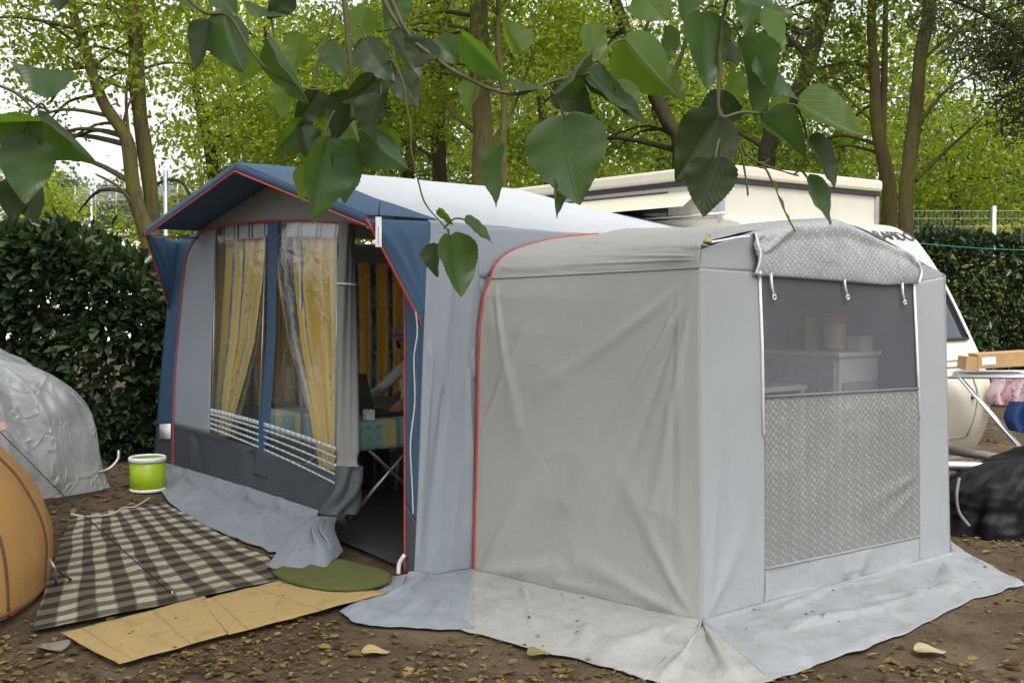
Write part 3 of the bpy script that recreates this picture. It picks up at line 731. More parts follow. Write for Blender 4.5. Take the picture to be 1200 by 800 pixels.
# door face
def ap(*pts, off=0): return [AP(x, y, off) for (x, y) in pts]
mb = MB()
patch(mb, [ap((822, 738), (895, 717)), ap((823, 690), (897, 665)), ap((822, 560), (897, 560)), ap((820, 420), (894, 420)), ap((820, 314), (891, 319))], APN, 26, 120, .007, 81,
      [(.02, .02, .7, .26, .05, .022), (.05, .02, .3, .5, .06, .014), (.4, 1, .45, .2, .06, -.006)], stretch=(2.5, .6))
patch(mb, [ap((895, 717), (985, 692), (1078, 666)), ap((897, 690), (988, 667), (1078, 645)), ap((897, 665), (990, 647), (1078, 627))], APN, 60, 22, .008, 82,
      [(.52, .12, .45, .95, .04, .018), (.53, .12, .63, .95, .04, .016), (.52, .1, .1, .25, .06, .02), (.55, .1, .95, .3, .06, .018), (.5, .08, .52, .4, .05, -.03)])
patch(mb, [ap((1078, 666), (1114, 656)), ap((1078, 627), (1113, 620)), ap((1077, 455), (1110, 455)), ap((1071, 331), (1106, 324))], APN, 14, 90, .006, 83, [(.9, .02, .3, .3, .1, .015)], stretch=(3, .7))
mb.build('front_wall', M['cool'], an, solid=.003)
mb = MB(); patch(mb, [ap((820, 314), (891, 319), (980, 326), (1071, 331), (1106, 324)), ap((822, 292), (891, 268), (985, 262), (1045, 287), (1080, 309), (1107, 322))], APN, 50, 12, .003, 84); mb.build('gable', M['cool'], an, solid=.003)
mb = MB(); patch(mb, [ap((897, 466), (985, 461), (1077, 456), off=-.004), ap((891, 319), (980, 325), (1071, 331), off=-.004)], APN, 30, 20, .003, 85); mesh_w = mb.build('mesh_window', M['mesh'], an)
mb = MB(); patch(mb, [ap((897, 665), (985, 647), (1078, 627), off=.003), ap((897, 465), (985, 460), (1077, 455), off=.003)], APN, 60, 50, .006, 86, [(.5, .9, .62, .1, .03, .016), (.1, .85, .2, .05, .03, .014), (.95, .4, .6, .25, .05, .012), (.95, .3, .7, .1, .04, .01)]); mb.build('vinyl_panel', M['pvc'], an)
mb = MB(); mb.tube(ap((897, 465), (985, 460), (1077, 455), off=.008), .008, 6); mb.build('panel_hem', M['gable'], an)
mb = MB(); mb.tube(ap((897, 666), (985, 648), (1078, 628), off=.006), .006, 6); mb.build('panel_seam', M['cool'], an)
for (pts) in (((890, 322), (893, 400), (895, 510)), ((1071, 331), (1075, 420), (1078, 490))):
    m = MB(); m.tube(ap(*pts, off=.008), .0085, 6); m.build('zip_tape', M['white'], an)
# rolled cover over the gable
lowc = ap((884, 321), (930, 324), (985, 328), (1040, 333), (1077, 331), off=.02)
m1 = ap((889, 306), (935, 307), (990, 310), (1040, 317), (1080, 323), off=.036)
m2 = ap((884, 287), (930, 283), (990, 281), (1042, 296), (1077, 314), off=.036)
topc = ap((884, 274), (925, 263), (978, 258), (996, 264), (1012, 272), (1033, 281.5), (1064, 297), (1077, 308), off=.015)
bk = [p-APN*.28+ZZ*.03 for p in topc]
mb = MB(); patch(mb, [[p-APN*.02 for p in lowc], lowc, m1, m2, topc, bk], APN, 110, 60, .008, 91, [(.05, .3, .3, .75, .05, .03), (.0, .35, .15, .8, .04, -.03), (.5, .75, .42, .25, .08, .015), (.97, .4, .7, .8, .05, .02), (.2, .7, .75, .66, .04, .012)], smoothrows=True, stretch=(3, 3))
cv = mb.build('rolled_cover', M['pvcroll'], an, solid=.006)
m = MB(); m.tube(catmull([lowc[0]+APN*.01-ZZ*.0, AP(890, 307, .05), AP(891, 296, .055), AP(888, 285, .05), topc[0]+APN*.01], 8), .0065, 7); m.build('cover_strap', M['white'], cv)
m = MB(); m.tube(catmull([AP(1066, 299, .04), AP(1076, 308, .05), AP(1080, 319, .055), AP(1077, 331, .06)], 8), .0065, 7); m.build('cover_strap', M['white'], cv)
m = MB(); m.tube(catmull([AP(878, 277, .04), AP(865, 278, .05), AP(850, 281, .04), AP(832, 284, .02)], 8), .006, 6); m.build('cover_cord', M['white'], cv)
for (x0, y0, x1, y1) in ((903, 320, 907, 349), (989, 325, 993, 349), (1057, 331, 1060, 355)):
    m = MB(); pts = ap((x0, y0), ((x0+x1)/2-.5, (y0+y1)/2), (x1, y1-4), off=.02); m.tube(pts, [.009, .006, .005], 6)
    c = AP(x1+.5, y1-1, .02); ax = ABd
    m.tube([c+ax*(.013*math.cos(q*.6))+ZZ*(.013*math.sin(q*.6)) for q in range(11)], .004, 5); m.build('hanging_hook', M['white'], an)
m = MB(); m.lathe(AP(829, 284, .02), [(.001, .05), (.005, .045), (.006, .02), (.02, .01), (.022, 0), (.001, 0)], 10); m.build('pole_finial', plain('brass tip', (.45, .33, .08), .5), an)
m = MB(); m.lathe(AP(890, 321, .02), [(.001, .02), (.013, .016), (.016, 0), (.013, -.016), (.001, -.02)], 10); m.build('corner_hook', M['steel'], an)
# right and rear walls of annex
Br, Rb = B0, W(2.72, -.1, 0)
mb = MB(); patch(mb, [[AP(1114, 656), Rb], [AP(1110, 455), W(2.72, -.05, 1.0)], [Ff[-1], E[-1]]], U, 30, 40, .005, 95); mb.build('side_wall', M['cool'], an, solid=.003)
for (p, q) in ((A0, Atop), (B0, Ff[-1])):
    m = MB(); m.tube([p-APN*.06+(U if p is A0 else -U)*.05+ZZ*g(p.x, p.y), q-APN*.06+(U if p is A0 else -U)*.05], .012, 8); m.build('upright_pole', M['steel'], an)
# skirts
sk1_in = [EW(554, 685, .022), seamL[0].lerp(Abase, .35), seamL[0].lerp(Abase, .7), Abase]
skirt('ground_skirt', sk1_in, [G(*p, .015) for p in ((541, 738), (612, 757), (702, 779), (758, 796))], 101, M['warm'], an,
      [(.02, 1, .2, .3, .05, .07), (.08, .95, .45, .62, .04, .06), (.25, .9, .38, .2, .04, .045), (.5, .95, .9, .8, .05, .035), (.98, 1, .75, .1, .06, .05), (.6, .6, .62, .1, .04, .02)], nu=140, nv=34)
skirt('ground_skirt', [Abase, AP(822.5, 738, .01), AP(823, 738.2)], [G(*p, .015) for p in ((754, 795), (830, 813), (905, 797))], 102, M['warm'], an,
      [(.3, 1, .1, .05, .06, .05), (.6, 1, .75, .05, .06, .06), (.45, .9, .45, .1, .05, -.02)], nu=60, nv=34)
skirt('ground_skirt', ap((823, 738), (895, 717), (985, 692), (1078, 666), (1114, 656)), [G(*p, .015) for p in ((903, 798), (985, 769), (1062, 741), (1130, 707), (1193, 687))], 103, M['cool'], an,
      [(.02, 1, .12, .1, .05, .06), (.45, .95, .1, .75, .05, .045), (.48, .95, .8, .75, .05, .04), (.98, 1, .8, .3, .05, .04), (.2, .5, .75, .35, .05, .035), (.5, .6, .9, .2, .04, .025)], nu=140, nv=34)
skirt('ground_skirt', [AP(1114, 656), AP(1114, 655.6, -.05), AP(1113, 655, -.2)], [G(*p, .015) for p in ((1190, 688), (1198, 682), (1150, 660))], 104, M['cool'], an, [(.3, .9, .3, .1, .1, .03)], nu=30, nv=20)

# ---------------------------------------------------------------- things inside the annex
ax3 = (U, V, ZZ)
cb = thing('camping_cabinet', 'white kitchen cabinet standing inside the annex behind the mesh window', 'cabinet', W(2.38, -.9, .0))
m = MB(); m.box(W(2.38, -.9, .62), (.20, .30, .60), ax3); m.build('carcass', M['cabw'], cb, bevel=.006, smooth=False)
m = MB(); m.box(W(2.37, -.9, 1.235), (.22, .32, .014), ax3); m.build('worktop', M['white'], cb, bevel=.004, smooth=False)
for z in (.4, .95):
    m = MB(); m.box(W(2.168, -.9, z), (.012, .28, .24), ax3); d = m.build('door', plain('grey door %s' % z, (.5, .52, .54), .45), cb, bevel=.004, smooth=False)
    m = MB(); m.tube([W(2.15, -1.1, z+.1), W(2.13, -1.1, z+.07), W(2.13, -1.1, z-.02), W(2.15, -1.1, z-.05)], .006, 6); m.build('handle', M['steel'], d)
for z in (.35, .65, .95):
    m = MB(); m.box(W(2.38, -1.206, z), (.17, .008, .12), ax3); m.build('drawer_front', plain('grey drawer %s' % z, (.42, .44, .46), .45), cb, bevel=.004, smooth=False)
sb = thing('side_stand', 'low white shelf stand beside the cabinet inside the annex', 'shelf', W(1.9, -.75, 0))
m = MB(); m.box(W(1.9, -.75, 1.03), (.24, .25, .016), ax3); m.build('top', M['cabw'], sb, bevel=.004, smooth=False)
m = MB(); m.box(W(1.9, -.75, .55), (.22, .23, .02), ax3); m.build('shelf', M['cabw'], sb, smooth=False)
for i in (-1, 1):
    for j in (-1, 1):
        m = MB(); m.box(W(1.9+i*.21, -.75+j*.22, .52), (.018, .018, .5), ax3); m.build('leg', M['cabw'], sb, smooth=False)
cl = MB(); cl.grid(lambda u, v: W(1.62+.0*u, -.48-.55*u, 1.06+.14*v+.01*math.sin(u*9)), 10, 4, uvfn=lambda u, v: (u, v*.3))
def on_top(px, py, a): return CP(px, py, a)
jr = thing('storage_jar', 'cream jar with red lid standing on the cabinet behind the mesh', 'jar', W(2.38, -1.02, 1.25))
m = MB(); m.lathe(W(2.38, -1.02, 1.25), [(.001, 0), (.062, 0), (.066, .01), (.066, .16), (.056, .175)], 24); m.build('body', M['jar'], jr)
m = MB(); m.lathe(W(2.38, -1.02, 1.25), [(.06, .172), (.07, .175), (.07, .21), (.064, .218), (.001, .218)], 24); m.build('lid', M['redlid'], jr)
m = MB(); m.box(W(2.36, -.86, 1.25+.105), (.035, .03, .105), ax3); tag(m.build('carton', M['yel'], bevel=.003, smooth=False), 'slim yellow carton standing beside the red lidded jar', 'carton')
m = MB(); m.box(W(2.5, -1.12, 1.25+.045), (.07, .05, .045), ax3); tag(m.build('carton', plain('white carton', (.6, .6, .58), .6), bevel=.003, smooth=False), 'small white carton to the right of the red lidded jar', 'carton')
m = MB(); m.box(W(2.44, -.72, 1.25+.10), (.06, .05, .10), ax3); tag(m.build('carton', plain('olive carton', (.30, .28, .18), .6), bevel=.003, smooth=False), 'dull olive carton at the left end of the cabinet top', 'carton')

# ---------------------------------------------------------------- inside the awning
tb = thing('folding_table', 'folding table with crossed legs inside the awning doorway', 'table', W(.5, 1.65, .06))
ta0, ta1, tb0, tb1, tz = .12, .92, 1.18, 2.35, .745
m = MB(); m.box(W((ta0+ta1)/2, (tb0+tb1)/2, tz-.015), ((ta1-ta0)/2, (tb1-tb0)/2, .015), ax3); m.build('tabletop', M['cabw'], tb, smooth=False)
for b in (tb0+.08, tb1-.08):
    for (a0, a1) in ((ta0+.05, ta1-.08), (ta1-.05, ta0+.08)):
        m = MB(); m.tube([W(a0, b, tz-.03), W(a1, b, g(*W(a1, b, 0)[:2])+.035)], .014, 8); m.build('leg', M['alu'], tb)
m = MB(); e_ = .012; dr = .19
m.grid(lambda u, v: W(ta0-e_+u*(ta1-ta0+2*e_), tb0-e_+v*(tb1-tb0+2*e_), tz+.004), 6, 6, uvfn=lambda u, v: (u*.82, v*1.2))
def side(fn_, L):
    m.grid(lambda u, v: fn_(u, v), 40, 6, uvfn=lambda u, v: (u*L, v*dr))
wv = lambda u, v: .008*v*math.sin(u*17)
side(lambda u, v: W(ta0-e_+u*(ta1-ta0+2*e_), tb0-e_-.004-wv(u, v), tz+.004-v*dr), .82)
side(lambda u, v: W(ta0-e_+u*(ta1-ta0+2*e_), tb1+e_+.004+wv(u, v), tz+.004-v*dr), .82)
side(lambda u, v: W(ta0-e_-.004-wv(u, v), tb0-e_+u*(tb1-tb0+2*e_), tz+.004-v*dr), 1.2)
side(lambda u, v: W(ta1+e_+.004+wv(u, v), tb0-e_+u*(tb1-tb0+2*e_), tz+.004-v*dr), 1.2)
tag(m.build('tablecloth', M['tcloth'], solid=.002), 'green and yellow dotted tablecloth draped over the folding table', 'tablecloth')
lp = thing('laptop', 'open black laptop on the patterned tablecloth', 'laptop', W(.42, 1.55, tz+.008))
m = MB(); m.box(W(.57, 1.52, tz+.018), (.14, .18, .010), ax3); m.build('keyboard_base', M['black'], lp, bevel=.003, smooth=False)
sdir = (U*-.25+ZZ).normalized()
m = MB(); m.box(W(.44, 1.52, tz+.02)+sdir*.15, (.006, .20, .15), (U, V, sdir)); m.build('screen', M['black'], lp, bevel=.003, smooth=False)
m = MB(); m.box(W(.34, 1.235, tz+.044), (.03, .03, .035), ax3); tag(m.build('small_box', M['white'], bevel=.003, smooth=False), 'small white box on the near corner of the tablecloth', 'box')
m = MB()
rad = thing('camp_chair', 'dark camping chair under the seated person inside the awning', 'chair', W(1.25, 2.1, .05))
m = MB(); m.box(W(1.2, 2.1, .46), (.23, .23, .02), ax3); m.build('seat', M['navy'], rad, bevel=.01, smooth=False)
m = MB(); m.box(W(1.46, 2.1, .85), (.02, .23, .32), ax3); m.build('backrest', M['navy'], rad, bevel=.01, smooth=False)
for i in (-1, 1):
    for j in (-1, 1):
        m = MB(); m.tube([W(1.2+i*.2, 2.1+j*.2, .45), W(1.2+i*.25, 2.1+j*.22, g(*W(1.2, 2.1, 0)[:2])+.03)], .012, 8); m.build('leg', M['steel'], rad)
# seated person
def person():
    root = thing('person', 'seated person in white shirt and grey cap reaching over the table', 'person', W(1.23, 2.03, .05))
    c = lambda a, b, z: W(a+.075, b+1.09, z)
    sk = []  # (pos, radius, parent)
    def add(p, r, par): sk.append((p, r, par)); return len(sk)-1
    hip = add(c(1.22, .95, .56), .14, None)
    wst = add(c(1.22, .95, .74), .125, hip); ch = add(c(1.2, .95, .93), .145, wst); nk = add(c(1.18, .96, 1.10), .058, ch)
    hd0 = add(c(1.15, .98, 1.17), .075, nk); hd = add(c(1.13, 1.0, 1.25), .088, hd0); hd2 = add(c(1.14, 1.0, 1.32), .07, hd)
    for sgn, el, hn in ((1, c(1.0, 1.22, .84), c(.72, 1.02, .80)), (-1, c(.97, .62, .86), c(.70, .42, .815))):
        sh = add(c(1.19, .95+sgn*.17, 1.04), .06, ch); e = add(el, .042, sh); w = add(hn, .028, e)
        d = (hn-el).normalized(); sidev = d.cross(ZZ).normalized()
        pm = add(hn+d*.06, .033, w)
        for k in range(4):
            s0 = (k-1.5)*.019; f0 = add(hn+d*.095+sidev*s0, .0095, pm); f1 = add(hn+d*(.125+.01*(1.5-abs(k-1.5)))+sidev*s0*1.1-ZZ*.008, .009, f0); add(hn+d*(.145+.012*(1.5-abs(k-1.5)))+sidev*s0*1.1-ZZ*.026, .008, f1)
        t0 = add(hn+d*.045+sidev*sgn*.035, .011, w); add(hn+d*.085+sidev*sgn*.05-ZZ*.01, .009, t0)
        kn = add(c(.78, .95+sgn*.11, .52), .068, hip if sgn else hip); an_ = add(c(.80, .95+sgn*.12, .14), .042, kn); add(c(.64, .95+sgn*.12, .10), .036, an_)
    me = bpy.data.meshes.new('body'); me.from_pydata([tuple(p-root.location) for p, r, q in sk], [(q, i) for i, (p, r, q) in enumerate(sk) if q is not None], [])
    ob = link(bpy.data.objects.new('body_skin_source', me)); md = ob.modifiers.new('skin', 'SKIN'); md.use_smooth_shade = True
    for i, (p, r, q) in enumerate(sk): me.skin_vertices[0].data[i].radius = (r, r); me.skin_vertices[0].data[i].use_root = (i == 0)
    ss = ob.modifiers.new('sub', 'SUBSURF'); ss.levels = 2; ss.render_levels = 2
    dg = bpy.context.evaluated_depsgraph_get(); dg.update(); nm = bpy.data.meshes.new_from_object(ob.evaluated_get(dg))
    bpy.data.objects.remove(ob); nm.name = 'body'
    for mm in (M['skin'], M['shirt'], M['navy']): nm.materials.append(mm)
    rl = root.location
    for pl in nm.polygons:
        w = pl.center+rl; a_, b_ = ab(w)
        if w.z > 1.10 or (w.z < .9 and a_ < .86 and w.z > .7): pl.material_index = 0
        elif w.z > .62: pl.material_index = 1
        else: pl.material_index = 2
        pl.use_smooth = True
    bo = link(bpy.data.objects.new('body', nm)); bo.parent = root; OFF['body'] = Vector(rl)
    m = MB(); hc = W(1.205, 2.09, 1.25)
    fd = (-U*.8-V*.5).normalized(); sd = fd.cross(ZZ).normalized()
    m.lathe(hc+ZZ*.03, [(.102, 0), (.104, .03), (.09, .075), (.05, .098), (.001, .104)], 24)
    m.grid(lambda u, v: hc+ZZ*(.035-.03*v*v)+fd*(.085+.085*v)*math.cos((u-.5)*1.7)+sd*(.10+.02*v)*math.sin((u-.5)*1.9), 12, 6)
    m.build('cap', M['cap'], root, solid=.004)
    m = MB(); m.lathe(hc+ZZ*-.045, [(.088, .0), (.099, .04), (.10, .075)], 24); 
    m2 = MB(); m2.grid(lambda u, v: hc-fd*0+(-fd*math.cos((u-.5)*3.6)+sd*math.sin((u-.5)*3.6))*(.094-.01*(1-v))+ZZ*(-.07+.11*v), 16, 6); m2.build('hair', M['black'], root, solid=.01)
    m = MB(); m.lathe(hc+fd*.088-ZZ*.02, [(.001, .03), (.012, .01), (.018, -.014), (.012, -.02), (.001, -.02)], 10); m.build('nose', M['skin'], root)
    for s_ in (-1, 1):
        m = MB(); m.lathe(hc+fd*.078+sd*s_*.032+ZZ*.003, [(.001, -.009), (.009, -.005), (.011, 0), (.009, .005), (.001, .009)], 10); m.build('eye', M['black'], root)
        m = MB(); m.lathe(hc+sd*s_*.09-ZZ*.015, [(.001, -.03), (.014, -.02), (.018, .0), (.014, .022), (.001, .03)], 10); m.build('ear', M['skin'], root)
    m = MB(); m.box(hc+fd*.085-ZZ*.052, (.004, .022, .004), (fd, sd, ZZ)); m.build('mouth', plain('lips', (.35, .12, .1), .5), root, bevel=.002)
person()
# thermometer and hanging cord
th = thing('thermometer', 'white thermometer strip hanging from the porch canopy corner', 'thermometer', P(444, 272, 6.1))
m = MB(); cth = P(443.5, 272, 6.06); m.box(cth, (.018, .006, .082), ax3); m.build('strip', M['white'], th, bevel=.003, smooth=False)
m = MB(); m.box(cth-Vector((0, .009, .02)), (.004, .002, .05)); m.build('scale_tube', M['steel'], th, smooth=False)
m = MB(); m.tube([cth+ZZ*.08, cth+ZZ*.16+Vector((.008, 0.0, 0))], .004, 6); m.build('cord', M['black'], th)
m = MB(); m.tube(catmull([P(487, 365, 6.1), P(489, 390, 6.1), P(485, 420, 6.08), P(486, 470, 6.05), P(481, 520, 6.0), P(483, 570, 5.98), P(484, 602, 5.97)], 8), .0045, 6)
tag(m.build('pull_cord', M['wcord']), 'white cord hanging down the blue door jamb', 'cord')

# ---------------------------------------------------------------- caravan
cv = thing('caravan', 'cream folding caravan with raised roof and sloping nose behind the annex', 'caravan', W(4, 1.5, 0))
a0c, a1c = 2.98, 5.06
prof = [(3.5, .45), (3.55, .9), (3.5, 1.7), (3.2, 2.12), (2.6, 2.2), (.9, 2.22), (.36, 2.20), (.16, 2.12), (.035, 2.03), (-.2, 1.71), (-.467, 1.22), (-.60, .93), (-.625, .76), (-.585, .53), (-.47, .32), (-.3, .27), (1, .27), (3.3, .27), (3.5, .45)]
pc = catmull([Vector((0, b, z)) for b, z in prof], 6)
m = MB()
def shell(u, v):
    d = v*(len(pc)-1); k = min(int(d), len(pc)-2); p = pc[k].lerp(pc[k+1], d-k)
    e = min(u, 1-u); sh = .035*(1-min(1, e/.03))**2
    cb_, cz = 1.5, 1.2
    return W(a0c+(a1c-a0c)*u, p.y+(cb_-p.y)*sh*.6, p.z+(cz-p.z)*sh)
us = [0, .005, .012, .02, .03]+[.03+.94*i/12 for i in range(1, 13)]+[.98, .988, .995, 1]
nu_ = len(us)-1
m.grid(lambda u, v: shell(us[round(u*nu_)], v), nu_, len(pc)-1)
n0 = len(m.v)
for uu in (0, 1):
    ring = [shell(uu, i/(len(pc)-1)) for i in range(len(pc)-1)]
    m.poly(ring if uu else ring[::-1])
m.build('body', M['cream'], cv)
def nose(a, i, off=.004):   # point on nose profile at curve index i
    k = min(int(i), len(pc)-2); p = pc[k].lerp(pc[k+1], i-k); d = (pc[k+1]-pc[k]).normalized(); n_ = Vector((0, -d.z, d.y))
    if n_.y > 0 and abs(n_.y) > .2: n_ = -n_
    if n_.z < 0 and p.z > 1: n_ = -n_
    return W(a, p.y+n_.y*off, p.z+n_.z*off)
m = MB(); m.grid(lambda u, v: nose(3.25+u*1.66, 54.4+v*5.4, .012), 16, 14); fwn = m.build('front_window', M['glass'], cv, solid=.008)
fr = MB(); loop = [nose(3.25+1.66*i/12, 54.4, .02) for i in range(13)]+[nose(4.91, 54.4+5.4*i/8, .02) for i in range(9)]+[nose(4.91-1.66*i/12, 59.8, .02) for i in range(13)]+[nose(3.25, 59.8-5.4*i/8, .02) for i in range(9)]
fr.tube(loop, .011, 6); fr.build('frame', M['seal'], fwn)
m = MB(); m.tube([nose(3.1+.15*i, 62.5, .004) for i in range(13)], .006, 5); m.build('body_seam', plain('dull body seam', (.25, .24, .2), .6), cv)  # body joint drawn as a thin darker line
lk = [nose(3.4, 63.5+i*1.45, .006) for i in range(12)]; rk = [nose(4.75+.04*math.sin(i*.3), 63.5+i*1.45, .006) for i in range(12)]
m = MB(); m.tube(lk+[nose(3.4+1.35*i/8, 79.4, .006) for i in range(9)]+rk[::-1]+[nose(4.75-1.35*i/8, 63.5, .006) for i in range(9)], .006, 5); m.build('gas_locker_seam', plain('locker seam', (.32, .31, .26), .6), cv)
m = MB(); m.lathe(nose(4.72, 71, .0), [(.001, .02), (.02, .015), (.022, -.01), (.001, -.015)], 10); m.build('locker_catch', M['black'], cv)
# raised roof
rb0, rb1 = .47, 3.3; ra0, ra1 = 3.0, 5.02
m = MB(); m.box(W((ra0+ra1)/2, (rb0+rb1)/2, 2.28), ((ra1-ra0)/2, (rb1-rb0)/2, .18), ax3); m.build('raised_wall', M['creamw'], cv, smooth=False, bevel=.01)
m = MB(); m.box(W((ra0+ra1)/2, (rb0+rb1)/2, 2.475), ((ra1-ra0)/2+.025, (rb1-rb0)/2+.025, .018), ax3); m.build('roof_seal', M['seal'], cv, smooth=False, bevel=.004)
m = MB(); m.box(W((ra0+ra1)/2, (rb0+rb1)/2, 2.545), ((ra1-ra0)/2+.045, (rb1-rb0)/2+.045, .05), ax3); m.build('roof_lid', M['cream'], cv, smooth=False, bevel=.025)
for (a, b) in ((ra0, rb0), (ra1, rb0)):
    m = MB(); m.box(W(a, b, 2.30), (.022, .022, .155), ax3); m.build('corner_trim', M['steel'], cv, smooth=False, bevel=.004)
sw = [CP(690, 236, ra0-.004), CP(783, 227, ra0-.004)]
wz1 = 2.43; b_l, b_r = ab(CP(640, 232, ra0))[1], ab(CP(783, 230, ra0))[1]
m = MB(); m.box(W(ra0-.006, (b_l+b_r)/2, 2.31), (.008, (b_l-b_r)/2, .115), ax3); swn = m.build('side_window', M['glass'], cv, smooth=False, bevel=.006)
hinge0, hinge1 = W(ra0-.02, b_l-.3, 2.40), W(ra0-.02, b_r-.35, 2.40)
m = MB(); dflap = (-U*.75-ZZ*.5).normalized()
m.box((hinge0+hinge1)/2+dflap*.10, ((hinge0-hinge1).length/2, .11, .012), ((hinge0-hinge1).normalized(), dflap, U.cross(V).lerp(U, .5).normalized())); m.build('window_flap', M['cream'], swn, smooth=False, bevel=.008)
for b in (.1, 3.2):
    pass
for a in (3.1, 4.94):
    m = MB(); cw = W(a, 1.5, .33); m.lathe(cw, [(.10, -.09), (.30, -.085), (.33, -.05), (.33, .05), (.30, .085), (.10, .09)], 28, (V, ZZ, U)); wh = m.build('wheel', M['black'], cv)
    m = MB(); m.lathe(cw, [(.02, .095), (.19, .095), (.2, .07)], 20, (V, ZZ, U)); m.build('rim', M['steel'], wh)
# drawbar
m = MB(); hitch = W(4.02, -1.75, .42)
for a in (3.3, 4.74): m.tube([W(a, -.2, .36), W(4.02+(a-4.02)*.08, -1.55, .42)], .035, 8)
m.tube([W(4.02, -1.5, .42), hitch], .03, 8); m.build('drawbar', M['steel'], cv)
m = MB(); m.tube([W(2.975, b_, 2.215) for b_ in (.4, 1.5, 3.2)], .012, 6); m.build('gutter', M['alu'], cv)
m = MB(); m.box(W(4.0, -.2, .24), (1.0, .03, .03), ax3); m.build('chassis_beam', M['steel'], cv, smooth=False)
# lettering on the nose top
fc = bpy.data.curves.new('lettering', 'FONT'); fc.body = 'RAPIDO'; fc.size = .165; fc.align_x = 'CENTER'; fc.align_y = 'CENTER'; fc.extrude = .002; fc.space_character = .92; fc.offset = .0008; fc.shear = .15
tmp = link(bpy.data.objects.new('lettering_source', fc)); dg = bpy.context.evaluated_depsgraph_get(); dg.update()
lm = bpy.data.meshes.new_from_object(tmp.evaluated_get(dg)); bpy.data.objects.remove(tmp); lm.name = 'lettering'; lm.materials.clear(); lm.materials.append(M['ink'])
pA, pB = nose(4.71, 44.4, .008), nose(4.71, 46.8, .008); upv = (pA-pB).normalized(); rt = U; nn = rt.cross(upv).normalized()
LM = Matrix((rt.to_4d(), upv.to_4d(), nn.to_4d(), (0, 0, 0, 1))).transposed(); LM.translation = (pA+pB)/2 - OFF[cv.name]
for i in range(3): LM[3][i] = 0
LM[3][3] = 1
lm.transform(LM); lo = link(bpy.data.objects.new('lettering', lm)); lo.parent = cv
# ---------------------------------------------------------------- right hand side things
ar = thing('clothes_airer', 'folding metal clothes airer standing in front of the caravan nose', 'clothes airer', W(4.4, -1.15, 0))
RX = P(1110, 442, 8.0); RY = Vector((1, -.03, 0)); RD = Vector((.25, .75, .02))
m = MB(); q0 = RX; q1 = RX+RY*1.5; q2 = q1+RD*.62; q3 = RX+RD*.62+RY*.1
m.tube([q0, q1, q2, q3, q0], .011, 8); m.build('top_frame', M['alu'], ar)
for k in range(1, 8):
    m = MB(); m.tube([q0.lerp(q3, k/8), q1.lerp(q2, k/8)], .0045, 6); m.build('rail', M['alu'], ar)
gz = lambda p, l=.0: Vector((p.x, p.y, g(p.x, p.y)+l))
for (s, e) in ((RX+RY*.08, gz(RX+RY*.95-RD*.0)), (RX+RY*.09+RD*.5, gz(RX+RY*.97+RD*.5)), (RX+RY*1.3, gz(RX+RY*.35+RD*.1)), (RX+RY*1.3+RD*.5, gz(RX+RY*.4+RD*.55))):
    m = MB(); m.tube([s, e], .0115, 8); m.build('leg', M['alu'], ar)
bxd = Vector((1, -.02, .06)).normalized(); bxy = Vector((.02, 1, 0)).normalized(); bxz = bxd.cross(bxy)
cc = P(1172, 424, 8.25)
m = MB(); m.box(cc+bxz*.02, (.20, .09, .055), (bxd, bxy, bxz)); bx = m.build('cardboard_box', M['card'], bevel=.004, smooth=False)
tag(bx, 'long brown cardboard box with white tape lying on the airer', 'box')
m = MB(); e1 = bx.location; m.box(cc+bxz*.02-bxd*.12-bxy*.0915, (.05, .0015, .028), (bxd, bxy, bxz)); m.build('tape', M['white'], bx, smooth=False)
m = MB(); m.box(cc-bxd*.235+bxz*.005, (.05, .085, .05), ((bxd-bxz*.15).normalized(), bxy, (bxz+bxd*.15).normalized())); m.build('open_flap_end', M['card'], bx, smooth=False, bevel=.003)
def cloth(px0, px1, py0, py1, Y, mat, name, label, nf, amp, seed):
    m = MB()
    def fn(u, v):
        p = P(px0+(px1-px0)*u, py0+(py1-py0)*v, Y)
        return p+Vector((.02*math.sin(v*5+seed), amp*math.sin(u*nf*6.28+seed+v)*(0.4+v), .015*math.sin(u*7+seed)*v))
    m.grid(fn, 40, 24, uvfn=lambda u, v: (u*.4, v*.4)); tag(m.build(name, mat, solid=.006), label, 'cloth')
cloth(1161, 1225, 438, 476, 8.75, M['pink'], 'hanging_cloth', 'pink flowered cloth hanging behind the airer', 3, .035, 1)
cloth(1181, 1240, 470, 506, 8.3, M['cobalt'], 'hanging_cloth', 'small deep blue cloth hanging under the airer', 2, .04, 2)
# black wrapped bundle
m = MB(); bc = G(1190, 622); bc = Vector((bc.x+.05, bc.y+.1, g(bc.x, bc.y)))
def bund(u, v):
    a = u*2*math.pi; t = v
    rr = (1-t**3.2)**.55 if t < 1 else 0
    r1 = 1+.10*math.sin(a*2+1)+.05*noise.noise(Vector((math.cos(a)*2, math.sin(a)*2, t*3)))
    z = .57*t
    x = math.cos(a)*.52*rr*r1; y = math.sin(a)*.42*rr*r1
    p = Vector((x, y, z-.02)); nrm = Vector((math.cos(a), math.sin(a), .3))
    f = .05*(1-abs(noise.noise(Vector((math.cos(a)*4.5, math.sin(a)*4.5, t*1.6))))*2.4)+.02*(1-2*abs(noise.noise(p*9)))
    return bc+p+nrm*f+Vector((.10*t, 0, .08*t*math.cos(a)))
m.grid(bund, 90, 40, uvfn=lambda u, v: (u*3, v)); bn = m.build('wrapped_bundle', M['tarp']); tag(bn, 'bulky bundle wrapped in black plastic on the ground beside the caravan', 'bundle')
m = MB(); m.tube(catmull([P(1124, 560, 7.0), P(1121, 580, 6.95), P(1124, 600, 6.95), P(1136, 616, 6.93)], 8), .010, 7); m.build('handle_strap', M['gable'], bn)

